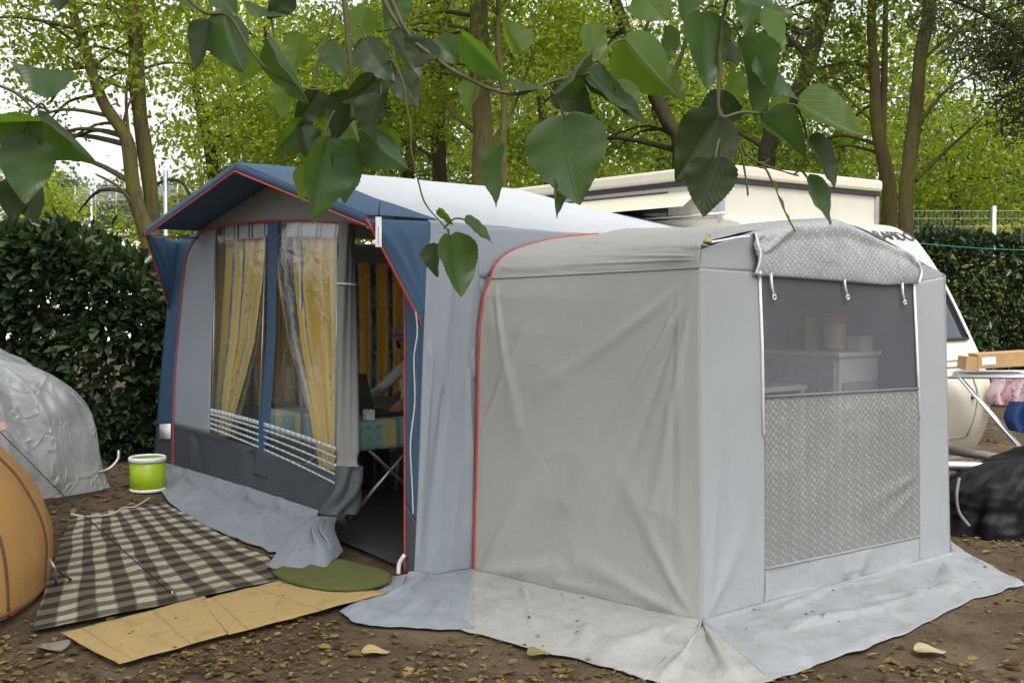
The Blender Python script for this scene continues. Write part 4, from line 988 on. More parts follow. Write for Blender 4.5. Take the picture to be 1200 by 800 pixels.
# ---------------------------------------------------------------- left hand side things
ot = thing('dome_tent', 'orange dome tent at the left edge beside the blanket', 'tent', G(-120, 700))
tc = Vector((-3.61, 5.62, g(-3.44, 5.62))); 
def dome(u, v):
    a = u*2*math.pi; t = v*math.pi/2
    sq = 1/(abs(math.cos(a))**3+abs(math.sin(a))**3)**(1/3)
    r = math.cos(t)**.95*(1+.10*math.sin(2*t))*sq; z = math.sin(t)**1.0*1.04
    c_, s_ = math.cos(a+.25), math.sin(a+.25)
    k = 1-.05*abs(math.sin(2*a))*math.sin(2*t)
    p = Vector((c_*1.14*r*k, s_*1.0*r*k, z))
    p += Vector((c_, s_, .2))*(.014*noise.noise(p*2.2)+.009*noise.noise(p*6)+.016*(1-2*abs(noise.noise(Vector((c_*3, s_*3, z*.8))))))
    return tc+p
m = MB(); m.grid(dome, 120, 44, uvfn=lambda u, v: (u*6, v*1.6)); m.build('flysheet', M['orange'], ot)
for k in range(4):
    uu = (.985, .905, .235, .60)[k]; m = MB(); m.tube([dome(uu, v/30)+Vector((0, 0, .004)) for v in range(31)], .010, 6); m.build('pole_seam', plain('brown seam %d' % k, (.10, .05, .025), .7), ot)
m = MB(); m.tube([dome(i/120, .012) for i in range(121)], .012, 6, cap=False); m.build('hem', plain('tent hem', (.16, .08, .03), .7), ot)
pg = G(202, 703); q = P(-40, 466, 5.35)
m = MB(); m.tube([q, q.lerp(pg, .5)-ZZ*.012, pg+ZZ*.03], .0028, 6); m.build('guy_rope', M['rope'], ot)
m = MB(); m.tube([pg+ZZ*.05, pg-ZZ*.05], .005, 6); m.build('peg', M['steel'], ot)
pk = G(66, 690, .0); m = MB(); m.tube([P(58, 655, 5.45), P(64, 664, 5.42), pk+ZZ*.02], .007, 6); m.build('corner_clip', M['steel'], ot)
m = MB(); m.tube([P(62, 660, 5.45), P(72, 672, 5.45), G(85, 682)+ZZ*.01], .006, 6); m.build('corner_strap', M['rope'], ot)
# plastic covered pile
bs = Vector((-4.02, 8.15, g(-3.95, 8.15)))
m = MB()
def pile(u, v):
    a = u*2*math.pi; t = v
    rr = (1-t**3)**.5 if t < 1 else 0
    p = Vector((math.cos(a)*.86*rr*(1+.08*math.sin(3*a+1)), math.sin(a)*.6*rr, 1.10*t*(1-.12*sm(math.cos(a), .1, 1))))
    q_ = Vector((math.cos(a)*2.6, math.sin(a)*2.6, t*.55)); rg = 1-2*abs(noise.noise(q_)); rg2 = 1-2*abs(noise.noise(q_*2.3+Vector((4, 0, 0))))
    p += Vector((math.cos(a), math.sin(a), .15))*(.07*noise.noise(p*1.5+Vector((3, 0, 0)))+.055*rg*abs(rg)+.022*rg2+.05*(1-t)**6)
    return bs+p
m.grid(pile, 150, 70, uvfn=lambda u, v: (u*4, v)); ps = m.build('plastic_sheet', M['sheet'], solid=.0); tag(ps, 'cloudy grey plastic sheet thrown over a pile by the hedge', 'plastic sheet')
m = MB(); m.tube(catmull([P(116, 553, 7.9), P(128, 549, 7.9), P(138, 538, 7.95), P(139, 528, 8.0)], 8), .011, 7); m.build('hose_end', M['steel'], ps)
m = MB(); m.box(bs+Vector((-.25, 0, .33)), (.42, .22, .33)); tag(m.build('storage_crate', plain('grey crate', (.10, .11, .13), .6), bevel=.03, smooth=False), 'dark storage crate dimly visible under the plastic sheet', 'crate')
m = MB(); m.box(bs+Vector((.42, -.36, .52)), (.04, .01, .03)); tag(m.build('reflector', M['orefl'], bevel=.006, smooth=False), 'small orange reflector showing through the plastic sheet', 'reflector')
# bucket
bk_ = G(167, 579); bk_ = Vector((bk_.x, bk_.y+.12, g(bk_.x, bk_.y)+.01)); hgt = .245; rbk = .128
bu = thing('bucket', 'round lime green bucket with white rim beside the awning corner', 'bucket', bk_)
m = MB(); m.lathe(bk_, [(.001, .006), (rbk*.95, .006), (rbk, .012), (rbk*1.01, hgt), (rbk*.97, hgt), (rbk*.94, .03), (.001, .03)], 40); m.build('body', M['lime'], bu)
m = MB(); m.lathe(bk_, [(rbk*.93, hgt+.002), (rbk*1.0, hgt+.012), (rbk*1.07, hgt+.004), (rbk*1.07, hgt-.022), (rbk*1.015, hgt-.024), (rbk*1.015, hgt-.004), (rbk*.93, hgt-.008)], 40); m.build('rim', M['white'], bu)
m = MB(); m.lathe(bk_, [(rbk*1.01, .0), (rbk*1.04, .006), (rbk*1.02, .02), (rbk*.99, .02)], 40); m.build('base_ring', M['white'], bu)
# blanket
def gsheet(name, c, mat, lift, nu, nv, amp, seed, solid, label, cat, wob=.006):
    NL, NR, FR, FL = [G(*p, lift+solid) for p in c]
    m = MB(); wd = ((NR-NL).length+(FR-FL).length)/2; ht = ((FL-NL).length+(FR-NR).length)/2
    def fn(u, v):
        p = NL.lerp(NR, u).lerp(FL.lerp(FR, u), v)
        e = (.02 if nu > 60 else .006)*noise.noise(Vector((u*6, v*6, seed)))
        x, y = p.x+e*.5, p.y+e
        z = g(x, y)+lift+amp*noise.noise(Vector((x*3.1, y*3.1, seed)))+wob*max(0, 1-2.2*abs(noise.noise(Vector((x*2.3, y*1.6, seed+3)))))+.004*noise.noise(Vector((x*9, y*9, seed)))
        return (x, y, z)
    m.grid(fn, nu, nv, uvfn=lambda u, v: (u*wd, v*ht)); o = m.build(name, mat, solid=solid, solid_off=1); tag(o, label, cat); return o
gsheet('picnic_blanket', ((36, 740), (350, 676), (192, 588), (82, 606)), M['check'], .024, 110, 110, .008, 5, .006, 'brown and beige checked blanket spread on the ground before the awning', 'blanket', .012)
gsheet('straw_mat', ((140, 778), (272, 741), (240, 698), (72, 741)), M['straw'], .028, 50, 30, .004, 8, .005, 'plain straw mat panel nearest the orange tent', 'mat', .004)
gsheet('straw_mat', ((268, 743), (456, 693), (338, 677), (236, 702)), M['straw'], .034, 50, 30, .004, 9, .005, 'straw mat panel lying closer to the awning doorway', 'mat', .004)
m = MB(); dm = [G(*p, .06) for p in ((318, 668), (336, 679), (370, 687), (405, 690), (440, 686), (459, 677), (450, 668), (414, 659), (376, 652), (345, 658))]
dmc = sum(dm, Vector())/len(dm); dmo = catmull(dm+[dm[0]], 6)
def dmf(u, v):
    p = dmc.lerp(interp(dmo, u), v); return Vector((p.x, p.y, g(p.x, p.y)+.062+.005*noise.noise(Vector((p.x*14, p.y*14, 0)))-.014*sm(v, .93, 1)))
m.grid(dmf, 60, 14, uvfn=lambda u, v: (u, v)); tag(m.build('door_mat', M['olive'], solid=.014, solid_off=0), 'olive green rounded bristle mat at the doorway', 'mat')
def twig(pts, r, name, mat, label, cat):
    m = MB(); q = catmull([G(*p, .02)+ZZ*.02 for p in pts], 8); m.tube(q, [r*(1-.5*i/len(q)) for i in range(len(q))], 6); tag(m.build(name, mat), label, cat)
twig(((84, 606), (105, 609), (130, 606), (146, 598), (158, 597), (176, 586)), .011, 'stick', M['wcord'], 'pale crooked stick lying along the far blanket edge', 'stick')

# ---------------------------------------------------------------- leaves: litter, hedges, trees
def leaf_mesh(name, pos, size, mat, flat=.0, droop=.25, seed=0, aspect=.5, dirs=None):
    r = np.random.default_rng(seed); n = len(pos)
    d = r.normal(size=(n, 3)) if dirs is None else dirs+r.normal(size=(n, 3))*.45
    d[:, 2] = d[:, 2]*(1-flat)-droop; d /= np.linalg.norm(d, axis=1, keepdims=True)
    up = r.normal(size=(n, 3))*(.75-.6*flat); up[:, 2] += .6+1.2*flat
    s = np.cross(d, up); s /= np.linalg.norm(s, axis=1, keepdims=True)+1e-9; nn = np.cross(s, d)
    L = size*(.6+.8*r.random((n, 1))); w = L*aspect*(.8+.4*r.random((n, 1)))
    v = np.empty((n, 6, 3))
    v[:, 0] = pos; v[:, 1] = pos+d*L*.35+s*w*.5+nn*L*.08; v[:, 2] = pos+d*L*.72+s*w*.36+nn*L*.05
    v[:, 3] = pos+d*L-nn*L*.10; v[:, 4] = pos+d*L*.72-s*w*.36+nn*L*.05; v[:, 5] = pos+d*L*.35-s*w*.5+nn*L*.08
    v = v.reshape(-1, 3); me = bpy.data.meshes.new(name)
    me.vertices.add(len(v)); me.vertices.foreach_set('co', v.ravel())
    base = np.arange(n)[:, None]*6; idx = np.concatenate([base+np.array([[0, 1, 2, 3]]), base+np.array([[0, 3, 4, 5]])], 1).reshape(-1)
    me.loops.add(len(idx)); me.loops.foreach_set('vertex_index', idx)
    me.polygons.add(2*n); me.polygons.foreach_set('loop_start', np.arange(2*n)*4); me.polygons.foreach_set('loop_total', np.full(2*n, 4))
    me.update(calc_edges=True); me.materials.append(mat); return me
def addmesh(name, me, parent=None, loc=None):
    o = link(bpy.data.objects.new(name, me))
    if parent: o.parent = parent
    if loc is not None: o.location = loc
    return o
# litter on the ground
def inpoly(x, y, poly):
    c = False; k = len(poly)-1
    for i in range(len(poly)):
        a, b = poly[i], poly[k]
        if (a[1] > y) != (b[1] > y) and x < (b[0]-a[0])*(y-a[1])/(b[1]-a[1])+a[0]: c = not c
        k = i
    return c
blk = [[tuple(G(*p)[:2]) for p in poly] for poly in (((0, 745), (75, 748), (140, 780), (345, 728), (398, 718), (500, 740), (560, 740), (760, 800), (830, 815), (905, 800), (1195, 688), (1198, 680), (1113, 655), (900, 560), (600, 520), (192, 545), (190, 588), (60, 608), (0, 640)),)]
def curl_leaf(pts_px, L, rot, name, mat, label):
    p = G(*pts_px); m = MB()
    def fn(u, v):
        w = math.sin(math.pi*min(.999, u**.75))*.42; s = (v-.5)*2*w*L
        x, y = (u-.5)*L, s; z = .018+.35*y*y/L+.008*math.sin(u*5)+.006*math.sin(v*7)
        return Vector((p.x+x*math.cos(rot)-y*math.sin(rot), p.y+x*math.sin(rot)+y*math.cos(rot), p.z+z))
    m.grid(fn, 14, 8, uvfn=lambda u, v: ((v-.5)*2, u)); tag(m.build(name, mat, solid=.001), label, 'leaf')
curl_leaf((1090, 767), .15, .1, 'fallen_leaf', plain('tan leaf', (.34, .27, .16), .8), 'large pale tan fallen leaf on bare soil at lower right')
curl_leaf((632, 770), .12, .5, 'fallen_leaf', plain('green brown leaf', (.17, .16, .05), .8), 'curled olive fallen leaf touching the annex ground skirt')
curl_leaf((60, 762), .18, 2.5, 'fallen_leaf', plain('grey leaf', (.20, .17, .13), .8), 'greyish curled fallen leaf below the straw mat near the orange tent')
curl_leaf((440, 768), .13, .3, 'fallen_leaf', plain('straw leaf', (.36, .27, .12), .8), 'straw coloured fallen leaf below the end wall skirt')
# hedges
def hedge(name, label, x0, x1, y0, y1, z0, topfn, n, size, mat, seed, thin=None, round_=.0):
    r = np.random.default_rng(seed); P_ = []; D_ = []
    while len(P_) < n:
        f = r.random(); x = x0+(x1-x0)*r.random(); zt = topfn(x)
        if f < .62: y = y0+abs(r.normal())*.16; z = z0+(zt-z0)*r.random(); d = (0, -1, .1)
        elif f < .80: y = y0+(y1-y0)*r.random(); z = zt-abs(r.normal())*.10+.14*(r.random() < .12)*r.random(); d = (0, -.3, 1)
        elif f < .86: x = (x1 if r.random() < .7 else x0)+.12*r.normal(); y = y0+(y1-y0)*r.random(); z = z0+(zt-z0)*r.random(); d = (1, 0, 0)
        else: y = y0+(y1-y0)*r.random(); z = z0+(zt-z0)*r.random(); d = (0, -.5, 0)
        b = noise.noise(Vector((x*1.6, z*1.6, seed)))+.5*noise.noise(Vector((x*3.4, z*3.4, seed)))
        y += -.20*b+round_*(max(0, (z-z0)/(zt-z0)-.72)*1.6)**2+round_*.5*sm(x, x1-.5, x1)
        if thin and r.random() < thin(x, z): continue
        P_.append((x, y, z)); D_.append(d)
    P_ = np.array(P_); rt = thing(name, label, 'hedge', ((x0+x1)/2, (y0+y1)/2, z0)); c = np.array(rt.location)
    addmesh('foliage', leaf_mesh('foliage', P_-c, size, mat, droop=.25, seed=seed, aspect=.5, dirs=np.array(D_)), rt)
    m = MB(); r2 = random.Random(seed); k = int((x1-x0)*3)
    for i in range(k):
        x = x0+(x1-x0)*(i+r2.random())/k; y = y0+.6+(y1-y0-.7)*r2.random(); zt = topfn(x)
        for j in range(3):
            m.tube([(x, y, z0-.1), (x+r2.uniform(-.12, .12), y+r2.uniform(-.1, .1), z0+(zt-z0)*.5), (x+r2.uniform(-.3, .3), y+r2.uniform(-.3, .2), z0+(zt-z0)*r2.uniform(.75, 1))], [.018, .012, .004], 5)
    m.build('stems', M['barkd'], rt)
def lt(x): return 2.12-.16*sm(x, -4.0, -3.6)-.42*sm(x, -3.6, -3.1)+.10*noise.noise(Vector((x*1.1, 0, 7)))+.09*noise.noise(Vector((x*2.2, 0, 1)))+.05*noise.noise(Vector((x*7, 0, 1)))-.45*sm(x, -3.5, -3.1)*0
hedge('laurel_hedge', 'dark glossy laurel hedge behind the plastic sheet at left', -6.6, -3.05, 9.35, 10.6, .12, lambda x: lt(x), 24000, .125, M['lf_dark'], 21,
      lambda x, z: .72 if ((x+3.55)**2/.07+(z-.95)**2/.07 < 1) else .0, round_=.8)
hedge('laurel_hedge', 'dark clipped hedge behind the caravan at right', 3.2, 10.5, 14.6, 15.8, .3, lambda x: 2.36+.08*noise.noise(Vector((x*1.8, 3, 1)))+.05*noise.noise(Vector((x*6, 0, 4))), 26000, .105, M['lf_dark'], 22)

def crownpts(r, blobs, per=34, sig=.20):
    out = []; cents = []
    for (c, rad, n) in blobs:
        k = max(1, n//per)
        d = r.normal(size=(k, 3)); d /= np.linalg.norm(d, axis=1, keepdims=True)
        q = np.array(c)+d*np.array(rad)*(r.random((k, 1))**.45)
        cents.append(q)
        o = r.normal(size=(k, per, 3))*sig*np.array([1, 1, .45])*(.6+.8*r.random((k, 1, 1)))
        out.append((q[:, None]+o).reshape(-1, 3))
    return np.concatenate(out), np.concatenate(cents)
def make_tree(name, label, base, trunk, blobs, leafmat_, size=.07, bmat='bark', seed=1, limbs=14, extra=(), group=None, asp=.5, sig=.2, per=34):
    """trunk: list of (offset Vector, radius) relative to base; blobs relative to base"""
    rt = thing(name, label, 'tree', base, group)
    r = np.random.default_rng(seed); pts, cents = crownpts(r, blobs, per, sig)
    addmesh('crown', leaf_mesh('crown', pts, size, M[leafmat_], droop=.35, seed=seed, aspect=asp), rt)
    m = MB(); q = catmull([p for p, _ in trunk], 6); rad = [trunk[min(i//6, len(trunk)-1)][1]*(1-(i % 6)/6)+trunk[min(i//6+1, len(trunk)-1)][1]*((i % 6)/6) for i in range(len(q))]
    q = [p+Vector((noise.noise(p*1.3+Vector((seed, 0, 0))), noise.noise(p*1.3+Vector((0, seed, 0))), 0))*.05 for p in q]
    rad = [x_*(1+.16*noise.noise(q[i]*2.3+Vector((seed, 0, 0)))+.10*noise.noise(q[i]*7)) for i, x_ in enumerate(rad)]
    off = Vector(base); m.tube([p+off for p in q], rad, 12)
    for (pp, rr) in extra: qq = catmull(pp, 6); m.tube([Vector(p)+off for p in qq], [rr*(1-.75*i/len(qq)) for i in range(len(qq))], 7)
    rs = random.Random(seed)
    idx = list(range(len(cents))); rs.shuffle(idx)
    for i in idx[:limbs]:
        c = Vector(cents[i]); 
        cand = [p for p in q if p.z < c.z+.2] or q
        s = min(cand, key=lambda p: (p-c).length+.3*rs.random())
        L = (c-s).length
        mid = s.lerp(c, .5)+Vector((rs.uniform(-.12, .12), rs.uniform(-.12, .12), .1))*L
        rr = min(.045, .012+.012*L)
        qq = catmull([s, mid, c], 5); m.tube([p+off for p in qq], [rr*(1-.8*k/len(qq)) for k in range(len(qq))], 5)
    m.build('trunk', M[bmat], rt)
    return rt
def base_at(px, Y, lift=0): p = P(px, 345, Y); return Vector((p.x, Y, g(p.x, Y)-.05))
def rel(base, px, py, Y): return P(px, py, Y)-base
# two slim trees behind the left hedge
b = base_at(192, 11.2)
make_tree('slim_tree', 'slim straight mossy tree left of the awning, the taller trunk', b,
    [(Vector((.05, 0, 0)), .085), (rel(b, 184, 300, 11.2), .08), (rel(b, 172, 200, 11.2), .075), (rel(b, 164, 100, 11.2), .075), (rel(b, 160, 0, 11.2), .07), (rel(b, 150, -150, 11.2), .05), (rel(b, 140, -330, 11.2), .02)],
    [(rel(b, 110, -20, 11.2), (1.3, 1.0, .75), 2300), (rel(b, 240, -30, 11.4), (.9, .8, .7), 1400), (rel(b, 60, 55, 11.3), (.8, .6, .5), 700), (rel(b, 235, 105, 11.6), (.5, .5, .55), 600), (rel(b, 150, -260, 11.2), (1.5, 1.4, 1.2), 3000)], 'lf_bright', .062, 'bark', 31, 26,
    [([rel(b, 166, 110, 11.2), rel(b, 125, 95, 11.1), rel(b, 70, 60, 11), rel(b, 5, 20, 11)], .02), ([rel(b, 163, 60, 11.2), rel(b, 145, 30, 11), rel(b, 120, -10, 11)], .02)])
b = base_at(186, 10.9)
make_tree('slim_tree', 'leaning forked mossy tree beside the taller slim trunk', b,
    [(Vector((.02, 0, 0)), .11), (rel(b, 178, 320, 10.9), .095), (rel(b, 161, 240, 10.9), .07), (rel(b, 152, 170, 10.9), .065), (rel(b, 120, 120, 10.9), .055), (rel(b, 100, 60, 10.9), .045), (rel(b, 85, 0, 10.9), .04), (rel(b, 80, -120, 10.9), .02)],
    [(rel(b, 30, 60, 10.8), (.7, .6, .5), 800), (rel(b, 20, 170, 11.4), (.55, .5, .5), 700), (rel(b, 90, -60, 10.9), (1.1, .9, .7), 1500), (rel(b, 120, 60, 10.7), (.7, .5, .5), 520), (rel(b, 130, 300, 10.9), (.2, .25, .22), 120), (rel(b, 60, 255, 11.6), (.5, .4, .35), 260)], 'lf_bright', .06, 'bark', 32, 22,
    [([rel(b, 152, 170, 10.9), rel(b, 148, 110, 10.9), rel(b, 158, 50, 11), rel(b, 165, 0, 11)], .02), ([rel(b, 163, 250, 10.9), rel(b, 140, 220, 10.8), rel(b, 112, 204, 10.7)], .026), ([rel(b, 100, 60, 10.9), rel(b, 60, 30, 10.9), rel(b, 20, 15, 10.9)], .022)])
# middle trunks
def straight(name, label, px0, pyb, pts, Y, r0, blobs, mat, size, bm, seed, limbs, extra=(), **k):
    b = base_at(px0, Y); L = [(Vector((0, 0, 0)), r0*1.15)]+[(rel(b, x, y, Y+dy), r0*f) for (x, y, dy, f) in pts]
    return make_tree(name, label, b, L, [(rel(b, x, y, Y+dy), rad, n) for (x, y, dy, rad, n) in blobs], mat, size, bm, seed, limbs, [([rel(b, x, y, Y+d) for (x, y, d) in pp], rr) for pp, rr in extra], **k)
straight('broadleaf_tree', 'thick mossy trunk rising behind the awning roof', 566, 0, [(566, 218, 0, 1), (563, 100, 0, .95), (560, 0, 0, .9), (555, -150, 0, .7), (550, -330, 0, .3)], 13, .12,
    [(470, 60, .5, (1.0, .9, .8), 2200), (640, 40, .6, (1.0, .9, .7), 2000), (560, -140, 0, (2.2, 1.8, 1.2), 5000), (520, 130, 1.2, (.7, .7, .4), 900)], 'lf_bright', .075, 'bark', 33, 26,
    [(((563, 160, 0), (530, 130, .2), (495, 70, .4)), .035), (((562, 190, 0), (600, 130, .3), (625, 60, .4)), .035)])
straight('thin_tree', 'thin pale stem just right of the thick mossy trunk', 590, 0, [(590, 200, 0, 1), (588, 90, 0, .9), (584, 0, 0, .8), (580, -200, 0, .4)], 12.4, .038,
    [(600, -60, 0, (.9, .8, .7), 1500), (585, 70, .4, (.5, .5, .35), 350)], 'lf_mid', .07, 'bark', 34, 12)
straight('dark_tree', 'dark straight trunk left of the thick mossy trunk', 515, 0, [(515, 220, 0, 1), (516, 100, 0, .9), (520, 0, 0, .8), (520, -250, 0, .4)], 15, .10,
    [(430, 90, .6, (1.1, .9, .9), 2200), (500, 30, .5, (1.2, 1, .8), 2200), (520, -200, 0, (1.9, 1.6, 1.3), 3500), (460, 160, 1, (1.0, .8, .45), 1200)], 'lf_mid', .075, 'barkd', 35, 20)
straight('leaning_tree', 'dark trunk leaning left above the open caravan window', 800, 0, [(797, 200, 0, 1), (780, 140, 0, .95), (755, 80, 0, .85), (722, 10, 0, .75), (690, -120, 0, .4)], 14, .10,
    [(720, 60, .8, (1.0, .8, .6), 1600), (690, -90, 0, (1.6, 1.4, 1.0), 2600), (740, 165, 1.2, (.9, .6, .3), 900), (650, 170, 1.4, (.8, .6, .35), 900)], 'lf_mid', .07, 'barkd', 36, 20,
    [(((770, 120, 0), (800, 60, .2), (812, -20, .3)), .04), (((745, 60, 0), (765, 10, .3), (770, -40, .3)), .03)])
straight('leaning_tree', 'dark trunk leaning right above the raised caravan roof', 893, 0, [(897, 200, 0, 1), (925, 130, 0, .95), (945, 80, 0, .9), (968, 0, 0, .8), (1000, -140, 0, .4)], 14.5, .115,
    [(900, 30, .8, (1.1, .9, .7), 1800), (1000, -100, 0, (1.7, 1.4, 1.0), 2800), (850, 150, 1.3, (.9, .6, .35), 900)], 'lf_mid', .07, 'barkd', 37, 20,
    [(((905, 180, 0), (893, 110, .1), (898, 20, .2)), .07), (((950, 70, 0), (915, 30, .2), (890, -30, .3)), .035)])
straight('forked_tree', 'forked trunk rising behind the right end of the caravan roof', 1044, 0, [(1040, 250, 0, 1), (1033, 170, 0, .95), (1026, 110, 0, .7), (1020, 0, 0, .6), (1012, -200, 0, .3)], 13.2, .085,
    [(985, 80, .7, (.7, .6, .5), 900), (1040, -80, 0, (1.6, 1.4, .9), 2400), (960, 170, 1.2, (.6, .5, .35), 600)], 'lf_mid', .07, 'bark', 38, 18,
    [(((1033, 165, 0), (1036, 100, .1), (1038, 0, .2), (1040, -60, .2)), .055), (((1030, 150, 0), (990, 110, .1), (965, 70, .2)), .022)])
straight('straight_tree', 'straight brown trunk with a bare side branch, right of the forked trunk', 1058, 0, [(1062, 262, 0, 1), (1070, 150, 0, .95), (1080, 60, 0, .9), (1088, 0, 0, .9), (1100, -250, 0, .4)], 12.4, .082,
    [(1100, -110, 0, (1.6, 1.3, .9), 2400), (1010, 10, .6, (.6, .5, .4), 500)], 'lf_mid', .07, 'bark', 39, 16,
    [(((1072, 212, 0), (1105, 180, 0), (1152, 138, 0)), .03), (((1078, 145, 0), (1110, 105, .1), (1165, 75, .2)), .025), (((1064, 250, 0), (1056, 225, 0), (1064, 185, 0)), .02), (((1082, 70, 0), (1120, 40, .1), (1180, 35, .2)), .022)])
# needle tree at the top right corner, trunk out of frame
straight('pine_tree', 'dark needled pine reaching in at the top right corner', 1290, 0, [(1290, 200, 0, 1), (1285, 0, 0, .9), (1280, -300, 0, .4)], 11.5, .14,
    [(1195, 55, 0, (.55, .5, .35), 2200), (1215, 130, .2, (.4, .4, .25), 900), (1235, -60, 0, (1.2, 1, .7), 2200), (1130, 12, .2, (.5, .4, .2), 500)], 'needle', .10, 'barkd', 40, 18,
    [(((1288, 90, 0), (1210, 50, 0), (1150, 15, .1), (1100, -5, .1)), .04), (((1288, 130, 0), (1220, 100, 0), (1165, 120, .1)), .03)], asp=.12)
# crowns farther back, each its own tree
far = [(250, 17, 5.0, 'lf_bright', 'bright feathery tree above the left end of the porch'), (330, 20, 6.0, 'lf_bright', 'bright broad tree directly behind the porch peak'), (400, 23, 6.5, 'lf_mid', 'mid green tree behind the hanging poplar leaves'),
       (470, 19, 5.5, 'lf_mid', 'mid green tree left of the dark straight trunk'), (640, 20, 6.0, 'lf_bright', 'bright tree right of the thick mossy trunk'), (700, 25, 7.0, 'lf_mid', 'tall green tree behind the middle of the caravan roof'),
       (770, 21, 5.5, 'lf_bright', 'bright tree behind the leaning dark trunk'), (850, 26, 7.0, 'lf_mid', 'green tree behind the largest dark poplar leaves'), (920, 22, 5.0, 'lf_mid', 'green tree behind the right leaning trunk'),
       (985, 24, 6.0, 'lf_bright', 'bright green tree left of the forked trunk'), (1120, 22, 4.6, 'lf_bright', 'bright green tree right of the straight brown trunk'), (1190, 27, 7.0, 'lf_blue', 'dull blue green conifer at the right edge'),
       (1080, 32, 8.0, 'lf_blue', 'tall dull conifer behind the straight brown trunk'), (560, 28, 8.0, 'lf_mid', 'tall distant tree behind the thick mossy trunk')]
for i, (px, Y, h, mt, lab) in enumerate(far):
    b = base_at(px, Y); rr = random.Random(100+i); k = Y/20
    blobs = [((rr.uniform(-1.3, 1.3)*k, rr.uniform(-1, 1), h*f), (1.5*k, 1.4*k, .8*k), n) for f, n in ((.36, 2400), (.52, 2800), (.70, 2800), (.88, 2400), (1.02, 1600))]
    if mt == 'lf_blue': blobs = [((rr.uniform(-.4, .4), 0, h*f), (2.2*(1.15-f), 2.2*(1.15-f), .35), n) for f, n in ((.3, 1800), (.42, 1800), (.54, 1600), (.66, 1400), (.78, 1000), (.9, 700), (1, 300))]
    make_tree('conifer' if mt == 'lf_blue' else 'background_tree', lab, b, [(Vector((0, 0, 0)), .15), (Vector((.1, 0, h*.5)), .11), (Vector((rr.uniform(-.4, .4), 0, h)), .04)], blobs, mt, .085*max(1, k), 'barkd', 200+i, 22, per=26, sig=.26*k)
# low shrubs on the far right and pale far trees on the left
for (px, Y, h, mt, lab, nm, wd) in ((1190, 19, 2.9, 'lf_yellow', 'pale yellow shrub above the right hedge by the white post', 'shrub', 1.0), (1100, 18, 2.6, 'lf_bright', 'straggly shrub growing at the wire fence foot', 'shrub', .9),
        (1150, 30, 5.0, 'lf_bright', 'bright rounded tree in the gap at right', 'background_tree', 2.2), (110, 60, 10.2, 'lf_blue', 'hazy round pine on the skyline above the pale field', 'background_tree', 3.2), (205, 66, 11.2, 'lf_blue', 'hazy dark pine on the skyline left of the porch peak', 'background_tree', 3.0), (44, 40, 5.0, 'lf_bright', 'yellow green tree at the left edge beyond the field fence', 'background_tree', 1.3)):
    b = base_at(px, Y)
    if Y > 35: b.z = P(px, 250, Y).z-2.5; h = 4.5
    make_tree(nm, lab, b, [(Vector((0, 0, -.3)), .06*wd+.02), (Vector((0, 0, h*.8)), .03)], [((-wd*.4, 0, h*.75), (wd, wd, h*.22), 1300), ((wd*.5, 0, h*.6), (wd, wd, h*.25), 1300), ((0, 0, h*.4), (wd*1.1, wd, h*.2), 900)], mt, .07*max(1, Y/16), 'barkd', 300+px, 10, sig=.2*max(1, Y/22))
# far off wood as one mass behind everything
pp = []
r = np.random.default_rng(77)
while len(pp) < 52000:
    x = r.uniform(-16, 32); y = 36+8*r.random(); top = 12.5+3*noise.noise(Vector((x*.22, 0, 5)))+1.3*noise.noise(Vector((x*.6, 0, 9)))-9.8*(1-sm(x, -11.5, -8)); z = .3+(top)*r.random()**.8
    top -= 5.5*math.exp(-((x-10.2)/1.3)**2)+4.5*math.exp(-((x-4.0)/.9)**2)
    if z > top: continue
    if noise.noise(Vector((x*.35, y*.2, z*.5))) < -.30: continue
    pp.append((x, y, z))
tag(addmesh('distant_wood', leaf_mesh('distant_wood', np.array(pp), .24, M['lf_wood'], droop=.3, seed=5, aspect=.6)), 'far green wood closing the view behind the trees', 'wood', None, 'stuff')

# fences, posts, line
wf = thing('wire_fence', 'grey wire mesh fence with a white post above the right hedge', 'fence', P(1140, 300, 17))
m = MB(); fa, fb = P(1040, 300, 17), P(1260, 300, 17); z0f, z1f = .4, P(1160, 247, 17).z
n_ = 44
for i in range(n_+1):
    x = fa.x+(fb.x-fa.x)*i/n_; m.tube([(x, 17, z0f), (x, 17, z1f)], .0022, 4, False)
for i in range(22):
    z = z0f+(z1f-z0f)*i/21; m.tube([(fa.x, 17, z), (fb.x, 17, z)], .0022, 4, False)
m.build('wire_mesh', M['steel'], wf)
for px in (1163, 1060):
    m = MB(); x = P(px, 300, 17).x; m.box((x, 17-.03, z1f-.35), (.03, .02, .42)); m.build('post', M['white'], wf, smooth=False, bevel=.005)
m = MB(); lp0, lp1 = P(1066, 284, 12.3), P(1260, 293, 12.6); m.tube([lp0.lerp(lp1, i/12)-ZZ*(.03*math.sin(math.pi*i/12)) for i in range(13)], .0035, 6)
tag(m.build('clothesline', M['gline']), 'taut green clothesline running from the straight trunk to the right', 'clothesline')
ff_ = thing('field_fence', 'low pale wire fence along the far side of the field at left', 'fence', P(90, 240, 44))
for k in range(9):
    px = 40+k*24; m = MB(); top = P(px, 218-k*.4, 44); bot = P(px, 246-k*2, 44); m.tube([top, bot-ZZ*.5], .022, 6); m.build('post', M['steel'], ff_)
m = MB()
for j in range(12): m.tube([P(30, 221+j*2, 44), P(250, 217+j*.8, 44)], .008, 4, False)
m.build('wire', M['steel'], ff_)
po = thing('field_post', 'thin grey post standing behind the laurel hedge', 'post', P(107, 300, 14))
m = MB(); m.tube([Vector((P(107, 300, 14).x, 14, .1)), P(107, 224, 14)], .018, 7); m.build('shaft', M['alu'], po)
po = thing('bent_pipe_post', 'grey post with a bent dark pipe behind the left roof edge', 'post', P(194, 300, 13))
